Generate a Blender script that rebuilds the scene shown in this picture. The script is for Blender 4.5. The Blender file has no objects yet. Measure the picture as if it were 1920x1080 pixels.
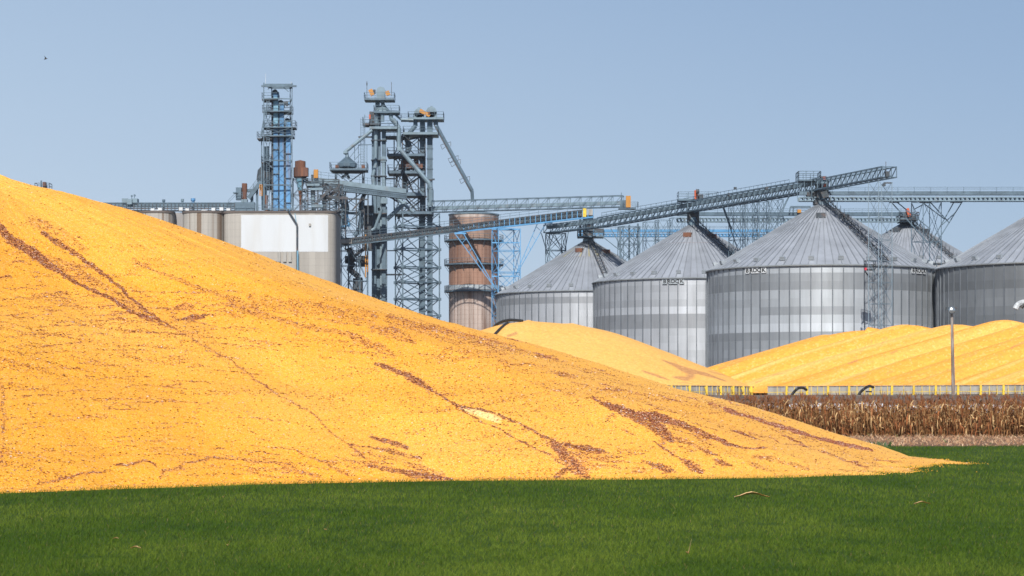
import bpy, math, random
import numpy as np
from mathutils import Vector
rng = np.random.default_rng(7); random.seed(7)
C = bpy.context.scene.collection
SC = bpy.context.scene
# ---------------------------------------------------------------- camera, world, sun
F, HZ, EYE = 4500.0, 765.0, 1.6            # focal length in photo pixels, horizon row, eye height
cam = bpy.data.cameras.new("camera"); co = bpy.data.objects.new("camera", cam); C.objects.link(co)
co.location = (0, 0, EYE); co.rotation_euler = (math.radians(90), 0, 0)
cam.sensor_width = 36; cam.lens = F/1920*36; cam.shift_y = (HZ-540)/1920
cam.clip_start = .5; cam.clip_end = 8000
cam.dof.use_dof = True; cam.dof.focus_distance = 62; cam.dof.aperture_fstop = 5.0
SC.camera = co
SUN_AZ, SUN_EL = math.radians(180+5), math.radians(40)
w = bpy.data.worlds.new("World"); SC.world = w; w.use_nodes = True
nt = w.node_tree; bg = nt.nodes['Background']
sky = nt.nodes.new('ShaderNodeTexSky'); sky.sky_type = 'NISHITA'; sky.sun_disc = False
sky.sun_elevation = SUN_EL; sky.sun_rotation = SUN_AZ
sky.air_density = 1.0; sky.dust_density = 1.2; sky.ozone_density = 3.0; sky.altitude = 300
# the day's thin haze: the low sky paler, a little deeper blue towards the right
bg.inputs[1].default_value = 0.085
def vmath(op, a, b):
    n = nt.nodes.new('ShaderNodeMath'); n.operation = op
    for i, v in enumerate((a, b)):
        if isinstance(v, (int, float)): n.inputs[i].default_value = v
        else: nt.links.new(v, n.inputs[i])
    return n.outputs[0]
tcw = nt.nodes.new('ShaderNodeTexCoord'); sxw = nt.nodes.new('ShaderNodeSeparateXYZ'); nt.links.new(tcw.outputs['Generated'], sxw.inputs[0])
rampw = nt.nodes.new('ShaderNodeValToRGB'); cr_ = rampw.color_ramp
nt.links.new(vmath('ADD', vmath('MULTIPLY', sxw.outputs[2], 2.2), vmath('ADD', vmath('MULTIPLY', sxw.outputs[0], .55), .1)), rampw.inputs[0])
cr_.elements[0].position = .0; cr_.elements[0].color = (.51, .605, .73, 1); cr_.elements[1].position = .75; cr_.elements[1].color = (.20, .305, .47, 1)
e_ = cr_.elements.new(.3); e_.color = (.375, .485, .635, 1); e_ = cr_.elements.new(.52); e_.color = (.275, .385, .555, 1)
scw = nt.nodes.new('ShaderNodeVectorMath'); scw.operation = 'SCALE'; scw.inputs['Scale'].default_value = 1.03/.085; nt.links.new(rampw.outputs[0], scw.inputs[0])
facw = nt.nodes.new('ShaderNodeMapRange'); facw.inputs[1].default_value = .2; facw.inputs[2].default_value = .6; facw.inputs[3].default_value = .85; facw.inputs[4].default_value = 0
nt.links.new(sxw.outputs[2], facw.inputs[0]); mxw = nt.nodes.new('ShaderNodeMix'); mxw.data_type = 'RGBA'
nt.links.new(facw.outputs[0], mxw.inputs[0]); nt.links.new(sky.outputs[0], mxw.inputs[6]); nt.links.new(scw.outputs[0], mxw.inputs[7]); nt.links.new(mxw.outputs[2], bg.inputs[0])
ld = bpy.data.lights.new("sun", 'SUN'); ld.energy = 4.6; ld.angle = math.radians(.5); ld.color = (1, .95, .87)
lo = bpy.data.objects.new("sun", ld); C.objects.link(lo)
sdir = Vector((math.sin(SUN_AZ)*math.cos(SUN_EL), math.cos(SUN_AZ)*math.cos(SUN_EL), math.sin(SUN_EL)))
lo.rotation_euler = (-sdir).to_track_quat('-Z', 'Y').to_euler()
SC.view_settings.view_transform = 'Standard'; SC.view_settings.look = 'None'
SC.view_settings.exposure = .22; SC.view_settings.gamma = 1

# ---------------------------------------------------------------- helpers
def P(x, y, D): return np.array([(x-960)/F*D, D, EYE+(HZ-y)/F*D])
def tag(o, label=None, cat=None, group=None, kind=None):
    if label: o['label'] = label
    if cat: o['category'] = cat
    if group: o['group'] = group
    if kind: o['kind'] = kind
    return o
def thing(name, loc, label, cat, group=None):
    o = bpy.data.objects.new(name, None); C.objects.link(o); o.location = tuple(float(v) for v in loc)
    o.empty_display_size = .5
    return tag(o, label, cat, group)
def wloc(o):
    v = np.array(o.location, float)
    return v if o.parent is None else v + wloc(o.parent)
def mesh(name, V, Fc, m, parent=None, smooth=False, loc=None, attr=None, fattr=None):
    """V world coordinates (n,3); Fc list of tuples, or an (n,k) array"""
    V = np.asarray(V, float)
    if parent is not None: base = wloc(parent)
    else: base = np.zeros(3)
    own = np.zeros(3)
    if loc is not None: own = np.asarray(loc, float) - base
    V = V - base - own
    me = bpy.data.meshes.new(name)
    if isinstance(Fc, np.ndarray):
        n, k = Fc.shape
        me.vertices.add(len(V)); me.vertices.foreach_set('co', V.astype(np.float32).ravel())
        me.loops.add(n*k); me.loops.foreach_set('vertex_index', Fc.astype(np.int32).ravel())
        me.polygons.add(n); me.polygons.foreach_set('loop_start', (np.arange(n)*k).astype(np.int32))
        me.polygons.foreach_set('loop_total', np.full(n, k, np.int32))
        me.update(calc_edges=True)
    else:
        me.from_pydata([tuple(v) for v in V], [], Fc)
    if attr is not None:
        a = me.attributes.new('tone', 'FLOAT_COLOR', 'POINT'); a.data.foreach_set('color', np.asarray(attr, np.float32).ravel())
    if fattr is not None:
        a = me.attributes.new('tone', 'FLOAT_COLOR', 'FACE'); a.data.foreach_set('color', np.asarray(fattr, np.float32).ravel())
    if smooth: me.polygons.foreach_set('use_smooth', np.ones(len(me.polygons), bool))
    me.validate(); me.update()
    if m: me.materials.append(m)
    o = bpy.data.objects.new(name, me); C.objects.link(o); o.location = tuple(own)
    if parent is not None: o.parent = parent
    return o
class MB:
    def __init__(s): s.V = []; s.F = []; s.n = 0; s.cnt = []
    def add(s, V, Fc):
        s.cnt.append((len(s.F), len(s.F)+len(Fc))); s.V.append(np.asarray(V, float)); s.F += [tuple(i+s.n for i in f) for f in Fc]; s.n += len(V); return s
    def box(s, c, d, rot=0, tilt=None):
        c = np.asarray(c, float); d = np.asarray(d, float)/2
        v = np.array([[x, y, z] for x in (-1, 1) for y in (-1, 1) for z in (-1, 1)])*d
        if tilt: ct, st = math.cos(tilt), math.sin(tilt); v = np.stack([v[:, 0]*ct-v[:, 2]*st, v[:, 1], v[:, 0]*st+v[:, 2]*ct], 1)
        cr, sr = math.cos(rot), math.sin(rot)
        v = np.stack([v[:, 0]*cr-v[:, 1]*sr, v[:, 0]*sr+v[:, 1]*cr, v[:, 2]], 1)+c
        return s.add(v, [(0, 1, 3, 2), (4, 6, 7, 5), (0, 4, 5, 1), (2, 3, 7, 6), (0, 2, 6, 4), (1, 5, 7, 3)])
    def rect(s, x0, y0, x1, y1, D, dep):      # upright box given by its photo rectangle at distance D
        a = P(x0, y1, D); b = P(x1, y0, D)
        return s.box(((a[0]+b[0])/2, D+dep*0, (a[2]+b[2])/2), (abs(b[0]-a[0]), dep, abs(b[2]-a[2])))
    def bar(s, a, b, w=.08, h=None, n=4, w2=None):   # n=4 square, else round
        a = np.asarray(a, float); b = np.asarray(b, float); d = b-a; L = np.linalg.norm(d)
        if L < 1e-6: return s
        d /= L; up = np.array([0, 0, 1.]) if abs(d[2]) < .95 else np.array([0, 1., 0])
        u = np.cross(d, up); u /= np.linalg.norm(u); v = np.cross(u, d)
        h = h or w; r1 = 1; r2 = (w2/w if w2 else 1)
        if n == 4: pts = [(-.5, -.5), (.5, -.5), (.5, .5), (-.5, .5)]
        else: pts = [(.5*math.cos(2*math.pi*i/n), .5*math.sin(2*math.pi*i/n)) for i in range(n)]
        A = [a+u*p*w+v*q*h for p, q in pts]; B = [b+(u*p*w+v*q*h)*r2 for p, q in pts]
        fs = [(i, (i+1) % n, n+(i+1) % n, n+i) for i in range(n)]+[tuple(range(n))[::-1], tuple(range(n, 2*n))]
        return s.add(A+B, fs)
    def path(s, pts, w, n=8):
        for a, b in zip(pts[:-1], pts[1:]): s.bar(a, b, w, n=n)
        return s
    def lathe(s, c, prof, n=24, a0=0, a1=2*math.pi):
        c = np.asarray(c, float); V = []; Fc = []; full = abs(a1-a0-2*math.pi) < 1e-6
        m = n if full else n+1
        for r, z in prof:
            for i in range(m):
                t = a0+(a1-a0)*i/n; V.append(c+(r*math.cos(t), r*math.sin(t), z))
        for k in range(len(prof)-1):
            for i in range(n):
                j = (i+1) % m; Fc.append((k*m+i, k*m+j, (k+1)*m+j, (k+1)*m+i))
        return s.add(V, Fc)
    def build(s, name, m, parent=None, smooth=False, loc=None, **k):
        n = len(s.V)
        if parent is not None and 1 < n <= 80 and not k and len(s.cnt) == n:      # pieces that stand well apart become objects of their own
            lo = np.array([v.min(0) for v in s.V]); hi = np.array([v.max(0) for v in s.V]); sz = (hi-lo).max(1); g = list(range(n))
            def root(i):
                while g[i] != i: i = g[i]
                return i
            for i in range(n):
                for j in range(i):
                    gap = np.linalg.norm(np.clip(np.maximum(lo[i]-hi[j], lo[j]-hi[i]), 0, None))
                    if gap < .3*max(sz[i], sz[j]): g[root(i)] = root(j)
            rs_ = sorted({root(i) for i in range(n)})
            if len(rs_) > 1:
                out = []
                for q in rs_:
                    V, Fc, b = [], [], 0
                    for i in range(n):
                        if root(i) == q:
                            b0 = sum(len(v) for v in s.V[:i]); f0, f1 = s.cnt[i]
                            Fc += [tuple(w-b0+b for w in f) for f in s.F[f0:f1]]; V.append(s.V[i]); b += len(s.V[i])
                    out.append(mesh(name, np.concatenate(V), Fc, m, parent, smooth, loc))
                return out[0]
        return mesh(name, np.concatenate(s.V), s.F, m, parent, smooth, loc, **k)
def truss(mb, a, b, w, h, n, r=.1, deck=True, diag='one'):
    """box truss from a to b (bottom centre line): width w across, height h"""
    a = np.asarray(a, float); b = np.asarray(b, float); d = b-a
    s = np.cross(d, (0, 0, 1)); s /= np.linalg.norm(s); up = np.array([0, 0, h])
    for sg in (-.5, .5):
        o = s*w*sg
        mb.bar(a+o, b+o, r*1.3); mb.bar(a+o+up, b+o+up, r*1.3)
        for i in range(n+1):
            p = a+d*i/n+o; mb.bar(p, p+up, r)
            if i < n:
                q = a+d*(i+1)/n+o
                if diag == 'alt' and i % 2: mb.bar(p+up, q, r*.8)
                else: mb.bar(p, q+up, r*.8)
                if diag == 'x': mb.bar(p+up, q, r*.8)
    for i in range(n+1):
        p = a+d*i/n; mb.bar(p-s*w/2, p+s*w/2, r*.8); mb.bar(p-s*w/2+up, p+s*w/2+up, r*.8)
def tower(mb, cx, cy, wx, wy, z0, z1, nb, r=.12, rot=.35, br=.6, x=True):
    cr, sr = math.cos(rot), math.sin(rot)
    cs = [np.array([cx+px*wx*cr-py*wy*sr, cy+px*wx*sr+py*wy*cr, 0]) for px, py in ((-.5, -.5), (.5, -.5), (.5, .5), (-.5, .5))]
    for c in cs: mb.bar(c+(0, 0, z0), c+(0, 0, z1), r)
    for i in range(nb+1):
        z = z0+(z1-z0)*i/nb; zn = z0+(z1-z0)*(i+1)/nb
        for k in range(4):
            p, q = cs[k], cs[(k+1) % 4]
            mb.bar(p+(0, 0, z), q+(0, 0, z), r*.8)
            if i < nb:
                mb.bar(p+(0, 0, z), q+(0, 0, zn), r*br)
                if x: mb.bar(p+(0, 0, zn), q+(0, 0, z), r*br)
    return cs
def rail(mb, pts, h=1.1, r=.06, step=1.5):
    pts = [np.asarray(p, float) for p in pts]
    for a, b in zip(pts[:-1], pts[1:]):
        for f in (1, .55): mb.bar(a+(0, 0, h*f), b+(0, 0, h*f), r)
        n = max(1, int(np.linalg.norm(b-a)/step))
        for i in range(n+1): p = a+(b-a)*i/n; mb.bar(p, p+(0, 0, h), r)
def ring(c, x0, x1, D, dep):    # rectangle corner points at height z, from photo columns x0..x1
    z = c; a = (x0-960)/F*D; b = (x1-960)/F*D
    return [np.array(p) for p in ((a, D-dep/2, z), (b, D-dep/2, z), (b, D+dep/2, z), (a, D+dep/2, z), (a, D-dep/2, z))]
def Z(y, D): return EYE+(HZ-y)/F*D
def X(x, D): return (x-960)/F*D
def deck(parent, x0, x1, y, D, dep=3, th=.35, m=None, railing=True, name='platform'):
    mb = MB(); z = Z(y, D); mb.box(((X(x0, D)+X(x1, D))/2, D, z-th/2), (X(x1, D)-X(x0, D), dep, th))
    o = mb.build(name, m or M['steel_lite'], parent)
    if railing:
        r = MB(); rail(r, ring(z, x0, x1, D, dep*.97)); r.build('railing', M['steel'], o)
    return o
# hash value noise in numpy
def vnoise(x, y, seed=0):
    xi = np.floor(x).astype(np.int64); yi = np.floor(y).astype(np.int64); xf = x-xi; yf = y-yi
    def h(a, b):
        n = (a*374761393+b*668265263+seed*1442695041) & 0xffffffff
        n = ((n ^ (n >> 13))*1274126177) & 0xffffffff
        return ((n ^ (n >> 16)) & 0xffff)/65535.
    u = xf*xf*(3-2*xf); v = yf*yf*(3-2*yf)
    return (h(xi, yi)*(1-u)+h(xi+1, yi)*u)*(1-v)+(h(xi, yi+1)*(1-u)+h(xi+1, yi+1)*u)*v
def fbm(x, y, seed=0, o=4):
    s = 0; a = .5
    for i in range(o): s = s+a*vnoise(x*2**i, y*2**i, seed+i); a /= 2
    return s/(1-.5**o)
# ---------------------------------------------------------------- materials
M = {}
def mat(name, col, rough=.6, metal=0, var=.25, scale=1., col2=None, streak=False, thr=(.45, .62), attr=False, bump=0, bscale=20, spec=.5):
    m = bpy.data.materials.new(name); m.use_nodes = True; t = m.node_tree; N = t.nodes; L = t.links
    b = N['Principled BSDF']; b.inputs['Roughness'].default_value = rough; b.inputs['Metallic'].default_value = metal
    b.inputs['Specular IOR Level'].default_value = spec
    tc = N.new('ShaderNodeTexCoord'); mp = N.new('ShaderNodeMapping'); L.new(tc.outputs['Object'], mp.inputs[0])
    if streak: mp.inputs['Scale'].default_value = (1, 1, .12)
    n1 = N.new('ShaderNodeTexNoise'); n1.inputs['Scale'].default_value = scale; n1.inputs['Detail'].default_value = 8; n1.inputs['Roughness'].default_value = .65
    L.new(mp.outputs[0], n1.inputs['Vector'])
    mr = N.new('ShaderNodeMapRange'); mr.inputs[1].default_value = .3; mr.inputs[2].default_value = .7
    mr.inputs[3].default_value = 1-var; mr.inputs[4].default_value = 1+var; L.new(n1.outputs[0], mr.inputs[0])
    if attr:
        at = N.new('ShaderNodeAttribute'); at.attribute_name = 'tone'; src = at.outputs['Color']
    else:
        rgb = N.new('ShaderNodeRGB'); rgb.outputs[0].default_value = (*col, 1); src = rgb.outputs[0]
    if col2:
        n2 = N.new('ShaderNodeTexNoise'); n2.inputs['Scale'].default_value = scale*1.7; n2.inputs['Detail'].default_value = 7
        mp2 = N.new('ShaderNodeMapping'); mp2.inputs['Location'].default_value = (31, 7, 3); L.new(mp.outputs[0], mp2.inputs[0]); L.new(mp2.outputs[0], n2.inputs['Vector'])
        r2 = N.new('ShaderNodeMapRange'); r2.inputs[1].default_value = thr[0]; r2.inputs[2].default_value = thr[1]; L.new(n2.outputs[0], r2.inputs[0])
        mx = N.new('ShaderNodeMix'); mx.data_type = 'RGBA'; L.new(r2.outputs[0], mx.inputs[0]); L.new(src, mx.inputs[6]); mx.inputs[7].default_value = (*col2, 1); src = mx.outputs[2]
    mul = N.new('ShaderNodeVectorMath'); mul.operation = 'SCALE'; L.new(src, mul.inputs[0]); L.new(mr.outputs[0], mul.inputs['Scale'])
    L.new(mul.outputs[0], b.inputs['Base Color'])
    if bump:
        nb = N.new('ShaderNodeTexNoise'); nb.inputs['Scale'].default_value = bscale; L.new(tc.outputs['Object'], nb.inputs['Vector']); nb.inputs['Detail'].default_value = 5
        bp = N.new('ShaderNodeBump'); bp.inputs['Strength'].default_value = bump; bp.inputs['Distance'].default_value = .05
        L.new(nb.outputs[0], bp.inputs['Height']); L.new(bp.outputs[0], b.inputs['Normal'])
    M[name] = m; return m
mat('steel', (.095, .145, .19), .55, .2, .35, .6)
mat('steel_lite', (.17, .24, .29), .5, .2, .25, .5, col2=(.16, .16, .16), thr=(.55, .8))
mat('steel_dark', (.05, .064, .078), .7, .1, .4, 1, col2=(.14, .09, .07), thr=(.5, .8))
mat('galv_lite', (.42, .46, .49), .45, .5, .2, .5)
mat('blue', (.085, .23, .43), .5, .1, .35, .5, col2=(.16, .12, .12), streak=True, thr=(.52, .72))
mat('blue_teal', (.17, .34, .46), .5, .1, .2, .5)
mat('blue_frame', (.10, .28, .5), .5, .1, .25, .6)
mat('rust', (.17, .072, .04), .85, 0, .35, .8, col2=(.1, .05, .04), streak=True)
mat('orange', (.45, .2, .03), .5, 0, .15, .8)
mat('orange_red', (.5, .09, .025), .5, 0, .15, .8)
mat('white_paint', (.55, .58, .61), .7, 0, .04, .3, col2=(.5, .5, .49), streak=True, thr=(.5, .9))
mat('black', (.02, .02, .02), .5, 0, .2, 3)
mat('yellow', (.72, .5, .04), .6, 0, .2, 1.5, col2=(.45, .3, .05), thr=(.5, .8))
mat('panel', (.36, .35, .325), .7, 0, .12, 1.2, col2=(.2, .18, .16), streak=True, thr=(.5, .8))
mat('wood', (.2, .15, .12), .85, 0, .35, 3, streak=True, col2=(.33, .3, .28))
mat('glass', (.4, .43, .45), .2, .7, .1, 4)
mat('brown_silo', (.24, .155, .115), .6, .25, .2, .35, col2=(.2, .11, .075), streak=True, thr=(.5, .7), attr=True)
mat('galv', (.3, .3, .3), .5, .28, .13, .9, attr=True, streak=True)
mat('roof', (.3, .32, .345), .48, .35, .16, .25, attr=True, bump=.1, bscale=2)
mat('lattice_pale', (.2, .27, .33), .5, .2, .2, .5)
mat('rib2', (.28, .305, .34), .5, .4, .2, .5)
mat('rib', (.17, .19, .215), .5, .4, .2, .5)
mat('concrete', (.4, .37, .335), .9, 0, .16, .35, attr=True, streak=True, bump=.2, bscale=1.5)
mat('plastic', (.62, .66, .72), .4, 0, .1, 1)
mat('corn_leaf', (.3, .15, .06), .8, 0, .2, 3, attr=True, spec=.2)
mat('husk', (.75, .5, .24), .7, 0, .3, 6)
mat('debris', (.3, .1, .04), .9, 0, .2, 10, attr=True, spec=.2)
mat('pad', (.2, .17, .14), .95, 0, .3, .3)
# galvanised and brown walls also get faint horizontal board / course lines
def courses(name, h, dark=.82, width=.08):
    m = M[name]; t = m.node_tree; N = t.nodes; L = t.links; b = N['Principled BSDF']
    lk = b.inputs['Base Color'].links[0]; src = lk.from_socket
    tc = N.new('ShaderNodeTexCoord'); sp = N.new('ShaderNodeSeparateXYZ'); L.new(tc.outputs['Object'], sp.inputs[0])
    d = N.new('ShaderNodeMath'); d.operation = 'DIVIDE'; d.inputs[1].default_value = h; L.new(sp.outputs[2], d.inputs[0])
    f = N.new('ShaderNodeMath'); f.operation = 'FRACT'; L.new(d.outputs[0], f.inputs[0])
    g = N.new('ShaderNodeMath'); g.operation = 'LESS_THAN'; g.inputs[1].default_value = width; L.new(f.outputs[0], g.inputs[0])
    mr = N.new('ShaderNodeMapRange'); mr.inputs[3].default_value = 1; mr.inputs[4].default_value = dark; L.new(g.outputs[0], mr.inputs[0])
    mu = N.new('ShaderNodeVectorMath'); mu.operation = 'SCALE'; L.new(src, mu.inputs[0]); L.new(mr.outputs[0], mu.inputs['Scale']); L.new(mu.outputs[0], b.inputs['Base Color'])
courses('concrete', 1.25, .9, .06); courses('brown_silo', .9, .86, .12)
def corrugate(name, per, amp):
    m = M[name]; N = m.node_tree.nodes; L = m.node_tree.links; b = N['Principled BSDF']
    tc = N.new('ShaderNodeTexCoord'); sp = N.new('ShaderNodeSeparateXYZ'); L.new(tc.outputs['Object'], sp.inputs[0])
    d = N.new('ShaderNodeMath'); d.operation = 'MULTIPLY'; d.inputs[1].default_value = 2*math.pi/per; L.new(sp.outputs[2], d.inputs[0])
    f = N.new('ShaderNodeMath'); f.operation = 'SINE'; L.new(d.outputs[0], f.inputs[0])
    bp = N.new('ShaderNodeBump'); bp.inputs['Strength'].default_value = 1; bp.inputs['Distance'].default_value = amp; L.new(f.outputs[0], bp.inputs['Height']); L.new(bp.outputs[0], b.inputs['Normal'])
corrugate('galv', .13, .006) 

# ---------------------------------------------------------------- ground
PADZ = 2.6
def groundz(Y): return np.interp(Y, [0, 158, 176, 9000], [0, 0, PADZ-.05, PADZ-.05])
def ground_strip(name, ys, mname, x0, x1, dz=0, wob=0):
    V = []; Fc = []; xs = np.linspace(x0, x1, 60)
    for j, Y in enumerate(ys):
        for x in xs:
            o = 0
            if wob and j in (0, len(ys)-1): o = wob*(math.sin(x*.35)+.6*math.sin(x*1.1+2))
            V.append((x, Y+o, groundz(Y)+dz))
    n = len(xs)
    for j in range(len(ys)-1):
        for i in range(n-1): Fc.append((j*n+i, j*n+i+1, (j+1)*n+i+1, (j+1)*n+i))
    return tag(mesh(name, V, Fc, M[mname]), kind='structure')
def soil_mat(name, c1, c2, c3, sc):
    m = bpy.data.materials.new(name); m.use_nodes = True; t = m.node_tree; N = t.nodes; L = t.links; b = N['Principled BSDF']
    b.inputs['Roughness'].default_value = .95; b.inputs['Specular IOR Level'].default_value = .1
    tc = N.new('ShaderNodeTexCoord'); n = N.new('ShaderNodeTexNoise'); n.inputs['Scale'].default_value = sc; n.inputs['Detail'].default_value = 10; n.inputs['Roughness'].default_value = .75
    L.new(tc.outputs['Object'], n.inputs['Vector']); r = N.new('ShaderNodeValToRGB'); L.new(n.outputs[0], r.inputs[0])
    r.color_ramp.elements[0].position = .35; r.color_ramp.elements[0].color = (*c1, 1); r.color_ramp.elements[1].position = .68; r.color_ramp.elements[1].color = (*c3, 1)
    e = r.color_ramp.elements.new(.5); e.color = (*c2, 1); L.new(r.outputs[0], b.inputs['Base Color']); M[name] = m
soil_mat('turf_soil', (.022, .045, .009), (.035, .07, .013), (.05, .08, .02), 6)
soil_mat('stubble', (.09, .05, .03), (.17, .1, .065), (.27, .17, .12), 3)
soil_mat('site_soil', (.09, .07, .055), (.15, .12, .1), (.24, .2, .17), .6)
ground_strip('ground', [-60, 20, 60, 110, 140, 158, 163, 169, 176, 600, 7000], 'turf_soil', -6000, 6000)
ground_strip('stubble_ground', [100, 110, 120, 134, 150, 158], 'stubble', -60, 75, .004, .5)
ground_strip('yard', [159, 163, 169, 176, 300, 700], 'site_soil', -220, 260, .004)

# ---------------------------------------------------------------- the big pile in front
CX, CY, CR, CS = -17.5, 75.2, 31.0, .30
def seg_d(x, y, pts, wid):
    """max over tapered capsules of (1-d/w)"""
    best = np.full(x.shape, -9.)
    for (a, b), (w0, w1) in zip(zip(pts[:-1], pts[1:]), zip(wid[:-1], wid[1:])):
        dx, dy = b[0]-a[0], b[1]-a[1]; L2 = dx*dx+dy*dy+1e-9
        t = np.clip(((x-a[0])*dx+(y-a[1])*dy)/L2, 0, 1)
        d = np.hypot(x-a[0]-t*dx, y-a[1]-t*dy); ww = w0+(w1-w0)*t
        best = np.maximum(best, 1-d/ww)
    return best
def gpt(x, y): D = F*EYE/(y-HZ); return ((x-960)/F*D, D)
TONGUES = [([gpt(1640, 872), gpt(1738, 868), gpt(1816, 870.5)], (1.6, .8, .12), .22),
           ([gpt(1620, 876), gpt(1690, 873), gpt(1739, 876)], (1.4, .9, .1), .28),
           ([gpt(1580, 880), gpt(1660, 884), gpt(1706, 887)], (1.2, .8, .08), .26),
           ([gpt(1500, 886), gpt(1610, 890), gpt(1660, 890.5)], (1.0, .5, .06), .2)]
_fp = [gpt(x, y) for x, y in ((0, 925), (240, 916), (480, 908), (850, 901), (1200, 899), (1500, 895), (1600, 891), (1680, 885), (1726, 874), (1760, 868))]
FT = np.array([math.atan2(y-CY, x-CX) for x, y in _fp]); FR = np.array([math.hypot(x-CX, y-CY) for x, y in _fp])
FT = np.concatenate([[-math.pi, -2.2], FT, [.25, math.pi]]); FR = np.concatenate([[31.5, 31.5], FR, [31, 31]])
_sp = [(0, 328), (100, 362), (230, 400), (330, 433), (480, 480), (560, 510), (640, 537), (730, 569), (830, 600), (925, 626), (1040, 655), (1160, 690), (1300, 735), (1400, 757), (1480, 778), (1540, 800), (1600, 820), (1680, 840), (1730, 858)]
PR = np.array([0]+[X(x, 73.5)-CX for x, y in _sp]+[31.0, 34]); PH = np.array([9.55]+[Z(y, 73.5) for x, y in _sp]+[-.05, -.8])
PH = PH+np.interp(PR, [0, 4, 10, 28, 31], [.3, .3, .13, .1, .0])
def h_pile(x, y):
    dx, dy = x-CX, y-CY; r = np.hypot(dx, dy); th = np.arctan2(dy, dx)
    rr = r*(1+.006*(fbm(th*6+40, r*.05, 3)-.5)*2)*31.0/np.interp(th, FT, FR)
    z = np.interp(rr, PR, PH)
    z = z-.35*np.exp(-(r/3.2)**2)                                   # rounded top
    z = z+.15*(fbm(x*.22, y*.22, 5)-.5)*np.clip((CR-rr)/3, 0, 1)*2
    rip = np.sin(r*9+5*fbm(th*9, r*.6, 9)*2)                        # small slip terraces along the contour
    z = z+.012*rip*np.clip(fbm(x*.3, y*.3, 21)*2-.6, 0, 1)
    z = z+.07*(fbm(th*26, r*.22, 11)-.5)+.05*(fbm(th*9+2, r*.12, 12)-.5)*np.clip((CR-rr)/3, 0, 1)
    z = np.where(z > .1, z, np.where(z > -.1, .1*np.exp((z-.1)/.12)-.025, z*1.5))   # slightly flared foot
    for pts, wd, hh in TONGUES:                                      # thin tongues of spilled corn at the toe
        for (a, b), (w0, w1) in zip(zip(pts[:-1], pts[1:]), zip(wd[:-1], wd[1:])):
            ex, ey = b[0]-a[0], b[1]-a[1]; t = np.clip(((x-a[0])*ex+(y-a[1])*ey)/(ex*ex+ey*ey), 0, 1)
            z = np.maximum(z, np.minimum((w0+(w1-w0)*t-np.hypot(x-a[0]-t*ex, y-a[1]-t*ey))*.28, .12*(w0+(w1-w0)*t)+.015))
    return z
# END PILE
def project(Pw): return 960+F*Pw[:, 0]/Pw[:, 1], HZ-F*(Pw[:, 2]-EYE)/Pw[:, 1]
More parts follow.
